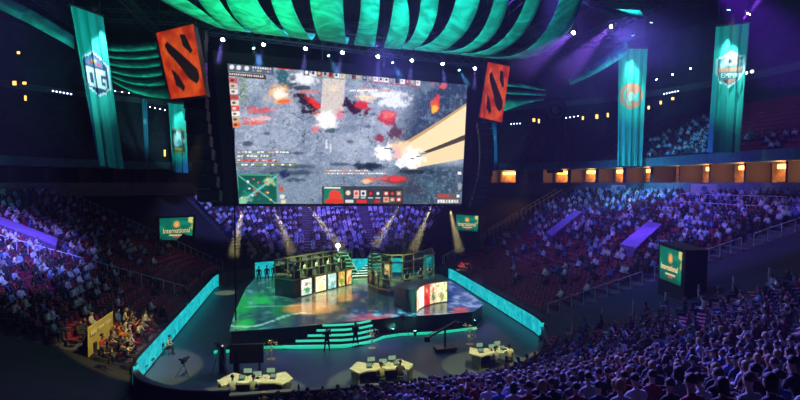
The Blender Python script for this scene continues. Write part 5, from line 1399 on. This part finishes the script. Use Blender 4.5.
# camera operators in front of the steps
for i, (x, y) in enumerate([(327,352.5),(355.5,347)]):
    p = onz(x, y, 0); one_off(P_stand(.9, True), p, [.2,-.1][i], (.012,.012,.014), ['camera operator in black standing before the steps, left one','camera operator in black standing on the steps, right one'][i])
    t = thing('shoulder_camera', p+Vector((.16,.1,1.52)), ['black shoulder camera held by the left operator before the steps','black shoulder camera held by the right operator on the steps'][i], 'camera'); m = MB(); m.box((0,0,0), (.14,.5,.2)); m.build('camera_body', m_plas, t); m = MB(); m.tube([(0,.25,0),(0,.45,0)], [.05,.07], 10); m.build('lens', m_plas, t)
# seated crew by the left board
def chair(p, rz, label):
    t = thing('folding_chair', p, label, 'chair', rz); m = MB(); m.box((0,.05,.44), (.44,.42,.04)); m.build('seat', m_plas, t); m = MB(); m.box((0,-.18,.72), (.44,.03,.26)); m.build('backrest', m_plas, t)
    for x in (-.2,.2):
        for y in (-.16,.24): m = MB(); m.bar((x,y,0), (x,y if y > 0 else y-.03,.44 if y > 0 else .84), .025); m.build('leg', m_plas, t)
p = onz(166,355,0); chair(p, -1.4, 'folding chair under the white shirted man at the left board'); one_off(P_sit(.3,0,'desk',1.0), p+Vector((0,0,0)), -1.4, (.8,.78,.6), 'person in white shirt seated beside the left teal board')
for i, (x, y) in enumerate([(143,373),(150,366)]): chair(onz(x, y, 0), -1.4, ['empty folding chair nearest the bottom left corner of the floor','empty folding chair beside the left teal board, second from the corner'][i])
p = onz(546,343,0); chair(p, .9, 'folding chair at the near end of the right teal board'); one_off(P_sit(.1,0,'lap',1.0), p, .9, (.015,.015,.02), 'person in black seated at the near end of the right teal board')
# silhouettes by the far board and on stage
for i, (x, y) in enumerate([(259,283),(267,282),(274,281)]): one_off(P_stand(1.0), onz(x, y, ZS), .2, (.012,.012,.015), f'dark standing figure before the far teal board, {ordn(i+1)} from the left')
for i, (p, rz) in enumerate(spL+spR):
    one_off(P_sit(.15,0,'desk',.6), p, rz, [(.5,.55,.5),(.1,.2,.4)][i > 4], f'player seated at a desk inside the {"left" if i < 5 else "right"} glass booth, {ordn(i % 5+1)} from its left end', (0, i % 2, m_hair))
    chair(p, rz, f'chair of a player inside the {"left" if i < 5 else "right"} glass booth, {ordn(i % 5+1)} from its left end')
# yellow lit guest booth in the left stand
def on_bowl(px, py, dz=.5): return hit(px, py, dz)-Vector((0,0,dz))
m_yw = mat('yellow_board', (.62,.5,.12), .7, noise=(1.5,.12))
Pa, Pb = hit(88,352,.15), hit(113,332,.15); hgt = Vector((0,0,1.35)); c = (Pa+Pb)/2
t = thing('booth_panel', c, 'yellow wall panel edging the lit guest area in the left stand', 'wall panel'); m = MB(); th = Vector((-.1,.2,0)); m.hexa([Pa-c-Vector((0,0,.5)), Pb-c-Vector((0,0,.5)), Pb-c+th-Vector((0,0,.5)), Pa-c+th-Vector((0,0,.5)), Pa-c+hgt, Pb-c+hgt, Pb-c+th+hgt, Pa-c+th+hgt]); m.build('panel', m_yw, t)
m = MB()
for s in (.2,.5,.8): q = Pa.lerp(Pb, s)-c; dd = (Pb-Pa).normalized(); m.box(q+Vector((.02,-.03,.9)), (.9, .06, .16), math.atan2(dd.y, dd.x))
m.build('light_plate', mat('pale_plate', (.8,.74,.45), .5), t)
guests = [(101,350,'red'),(108,346,'black'),(104,357,'dark'),(112,341,'grey'),(118,336,'orange'),(121,342,'orange'),(126,338,'cream'),(124,350,'olive'),(128,345,'white'),(133,331,'red'),(130,326,'black'),(123,322,'white'),(137,335,'white'),(141,329,'grey'),(126,358,'cream'),(121,315,'black'),(117,352,'black'),(128,318,'olive'),(144,323,'white')]
GC = {'red':(.5,.05,.03),'black':(.03,.03,.03),'dark':(.08,.07,.06),'grey':(.3,.3,.26),'orange':(.7,.2,.05),'cream':(.65,.58,.35),'olive':(.3,.28,.1),'white':(.75,.72,.6)}
seen = {}
for i, (x, y, cn) in enumerate(guests):
    p = on_bowl(x, y, .45); seen[cn] = seen.get(cn, 0)+1
    vi = [0,1,5,6,3][i % 5]; hi = i % 4
    person(p, -1.35+rnd.uniform(-.5,.5), vi, GC[cn], hi, f'{BOD[vi][1][hi][0]} guest in {cn} in the yellow-lit area at left, {ordn(seen[cn])} in {cn}', None, 'guest')
gc = on_bowl(118,342)
spot(gc+Vector((6,-2,13)), gc+Vector((.5,1,0)), (1,.78,.25), 6500, 34, .2, .1, 'guest_area_spot')

# ================================================================ HALL LIGHTING
def aw(X, Y, z): return A(X, Y, z)
# purple washes on the side stands
VIO = (.24,.13,1); BLU = (.14,.22,1)
spot(aw(25,52,33), aw(35,54,8), (.2,.1,1), 40000, 62, .6, .6)
spot(aw(24,46,33), aw(34,43,7), (.24,.14,1), 36000, 44, .6, .6)
spot(aw(26,62,33), aw(40,66,10), (.16,.24,1), 20000, 50, .7, .6)
spot(aw(-20,40,33), aw(-32,50,7), (.26,.17,1), 100000, 54, .6, .6)
spot(aw(-12,34,33), aw(-30,44,6), (.22,.24,1), 90000, 50, .6, .6)
spot(aw(6,72,33), aw(5,88,7), (.24,.17,1), 100000, 70, .7, .6)
spot(aw(-10,70,33), aw(-12,84,7), (.2,.24,1), 40000, 40, .7, .6)
# near crowd: blue-violet from the front, high
spot(aw(5,38,21), aw(9,10,8), (.2,.16,1), 70000, 66, .7, .8)
spot(aw(26,40,25), aw(16,16,6), (.18,.14,1), 50000, 60, .7, .8)
# floor
area(aw(4,44,28), aw(4,42,0), (.22,.45,.75), 3800, 14)
# canopy: green at left, teal at right, thrown up from the floor side
spot(at(262,100,40), at(250,-10,42), (.05,1,.42), 5200, 110, .8, .8)
spot(at(420,110,40), at(440,-10,44), (.06,.85,.72), 7500, 110, .8, .8)
spot(at(345,110,38), at(345,-30,40), (.05,.9,.65), 2800, 100, .8, .8)
spot(at(120,130,58), at(138,60,66), (.05,1,.5), 5000, 60, .8, .5)
spot(at(40,90,42), at(36,20,52), (.05,.9,.6), 2600, 60, .8, .5)
spot(at(525,140,62), at(525,95,70), (.05,.9,.7), 3000, 60, .8, .5)
spot(at(600,110,64), at(600,66,72), (.05,.9,.8), 900, 70, .8, .5)
# banners: soft teal wash from below the grid plus a tight white lamp at the top
def banner_light(tp, mid, D, wE, tE):
    a = at(*tp, D-1.6); spot(a+Vector((0,0,1.0)), at(mid[0], mid[1], D), (.8,1,.95), wE*5, 34, 1, .1)
    spot(at(mid[0], mid[1]+20, D-16), at(mid[0], mid[1], D), (.25,.95,.9), tE*1.5, 42, .8, .5)
banner_light((94,12), (100,60), 52, 1500, 5200); banner_light((733,24), (730,62), 52, 1500, 4600)
banner_light((633,46), (632,80), 72, 1500, 5600); banner_light((177,102), (179,125), 80, 500, 5200)
spot(at(495,150,70), at(494,145,84), (.2,.75,1), 3400, 26, .6, .4); spot(at(145,140,70), at(145,130,82), (.3,.8,1), 1600, 26, .6, .4)
spot(aw(-22,60,25), aw(-37,64,15), (.05,.8,.7), 2600, 60, .8, .4); spot(aw(30,56,25), aw(45,60,15), (.05,.6,.9), 1800, 70, .8, .4)
# red signs
spot(at(178,110,41), at(180,60,48), (1,.5,.3), 900, 40, .8, .4); spot(at(492,130,54), at(494,92,60), (1,.5,.3), 700, 36, .8, .4)
spot(aw(20,44,32), aw(30,37,4), (.12,.2,1), 16000, 40, .9, .5); spot(aw(18,44,30), hit(735,285,0), (.05,.9,.6), 9000, 12, 1, .3)
# upper right: violet wash and cyan on the upper tier crowd
spot(aw(20,58,33), aw(46,52,24), (.2,.08,1), 9000, 80, .8, .6)
spot(aw(26,60,32), aw(38,62,17), (.1,.75,1), 24000, 26, .7, .4)
spot(aw(30,48,34), aw(44,60,15), (.1,.8,1), 9000, 50, .8, .4)
spot(aw(0,48,33), aw(-36,62,22), (.08,.12,.7), 4000, 80, .8, .6)
# booths
for c_, e_ in ((spL, 900), (spR, 700)):
    q = sum((p for p, _ in c_), Vector())/5; spot(q+Vector((-1,-4,9)), q+Vector((0,0,1)), (.75,1,.4), e_*16, 46, .5, .3)
spot(at(415,250,40), at(340,268,61), (.2,1,.4), 3000, 14, .5)

# ---- haze in the hall (homogeneous, no surface)
m_hz = bpy.data.materials.new('hall_haze'); m_hz.use_nodes = True; nt = m_hz.node_tree
for n_ in list(nt.nodes):
    if n_.type != 'OUTPUT_MATERIAL': nt.nodes.remove(n_)
vs_ = nt.nodes.new('ShaderNodeVolumeScatter'); vs_.inputs['Density'].default_value = .0005; vs_.inputs['Color'].default_value = (.9,.95,1,1); vs_.inputs['Anisotropy'].default_value = .2
nt.links.new(vs_.outputs[0], nt.nodes['Material Output'].inputs['Volume'])
m = MB(); m.box(A(4,58,18), (150,150,39.5), AX); tag(m.build('hall_haze', m_hz), 'thin haze filling the arena air', 'haze', kind='stuff')

def bank(P, Q, dens, label):
    a, b = Vector(P), Vector(Q); c = (a+b)/2; mm = m_hz.copy(); mm.name = 'haze_bank'; mm.node_tree.nodes['Volume Scatter'].inputs['Density'].default_value = dens
    m = MB(); m.box(c, (abs(b.x-a.x), abs(b.y-a.y), abs(b.z-a.z)), 0); tag(m.build('haze_bank', mm), label, 'haze', kind='stuff')
bank((13,34,20), (48,60,37), .0016, 'denser haze in the violet beams at upper right')
spot(at(700,-40,46), at(800,70,44), (.2,.02,1), 170000, 38, 1, .3); pass
spot(aw(1,41,19), onz(312,308,ZS), (1,.42,.06), 80000, 17, .7, .2); spot(aw(3,43,19), onz(334,297,ZS), (1,.45,.06), 50000, 15, .7, .2)
q = hit(640,233,.9); spot(aw(14,56,30), q, (.28,.06,1), 50000, 7, .4, .2); q = hit(564,222,.9); spot(aw(8,60,30), q, (.3,.15,1), 20000, 6, .4, .2)
q = hit(24,234,.9); spot(aw(0,52,30), q, (.32,.12,1), 42000, 9, .4, .2)
# ---- world, camera, view
w = bpy.data.worlds.new('world'); SC.world = w; w.use_nodes = True
w.node_tree.nodes['Background'].inputs['Color'].default_value = (.02,.03,.06,1); w.node_tree.nodes['Background'].inputs['Strength'].default_value = .25
cam = bpy.data.cameras.new('camera'); cam.lens = 24; cam.sensor_width = 36; cam.clip_end = 400; cam.clip_start = .1
co = bpy.data.objects.new('camera', cam); COL.objects.link(co); co.location = (0,0,CAMZ); co.rotation_euler = (PI/2-TH, 0, 0); SC.camera = co
SC.view_settings.view_transform = 'Standard'; SC.view_settings.look = 'None'; SC.view_settings.exposure = 0; SC.view_settings.gamma = 1; SC.view_settings.use_curve_mapping = False
cy = SC.cycles; cy.use_denoising = True; cy.max_bounces = 4; cy.diffuse_bounces = 2; cy.glossy_bounces = 2; cy.transmission_bounces = 3; cy.transparent_max_bounces = 8; cy.volume_bounces = 0
cy.sample_clamp_indirect = 4; cy.sample_clamp_direct = 0; cy.use_light_tree = True; cy.caustics_reflective = False; cy.caustics_refractive = False

for mm in bpy.data.materials:
    if 'haze' in mm.name: mm.cycles.volume_sampling = 'EQUIANGULAR'
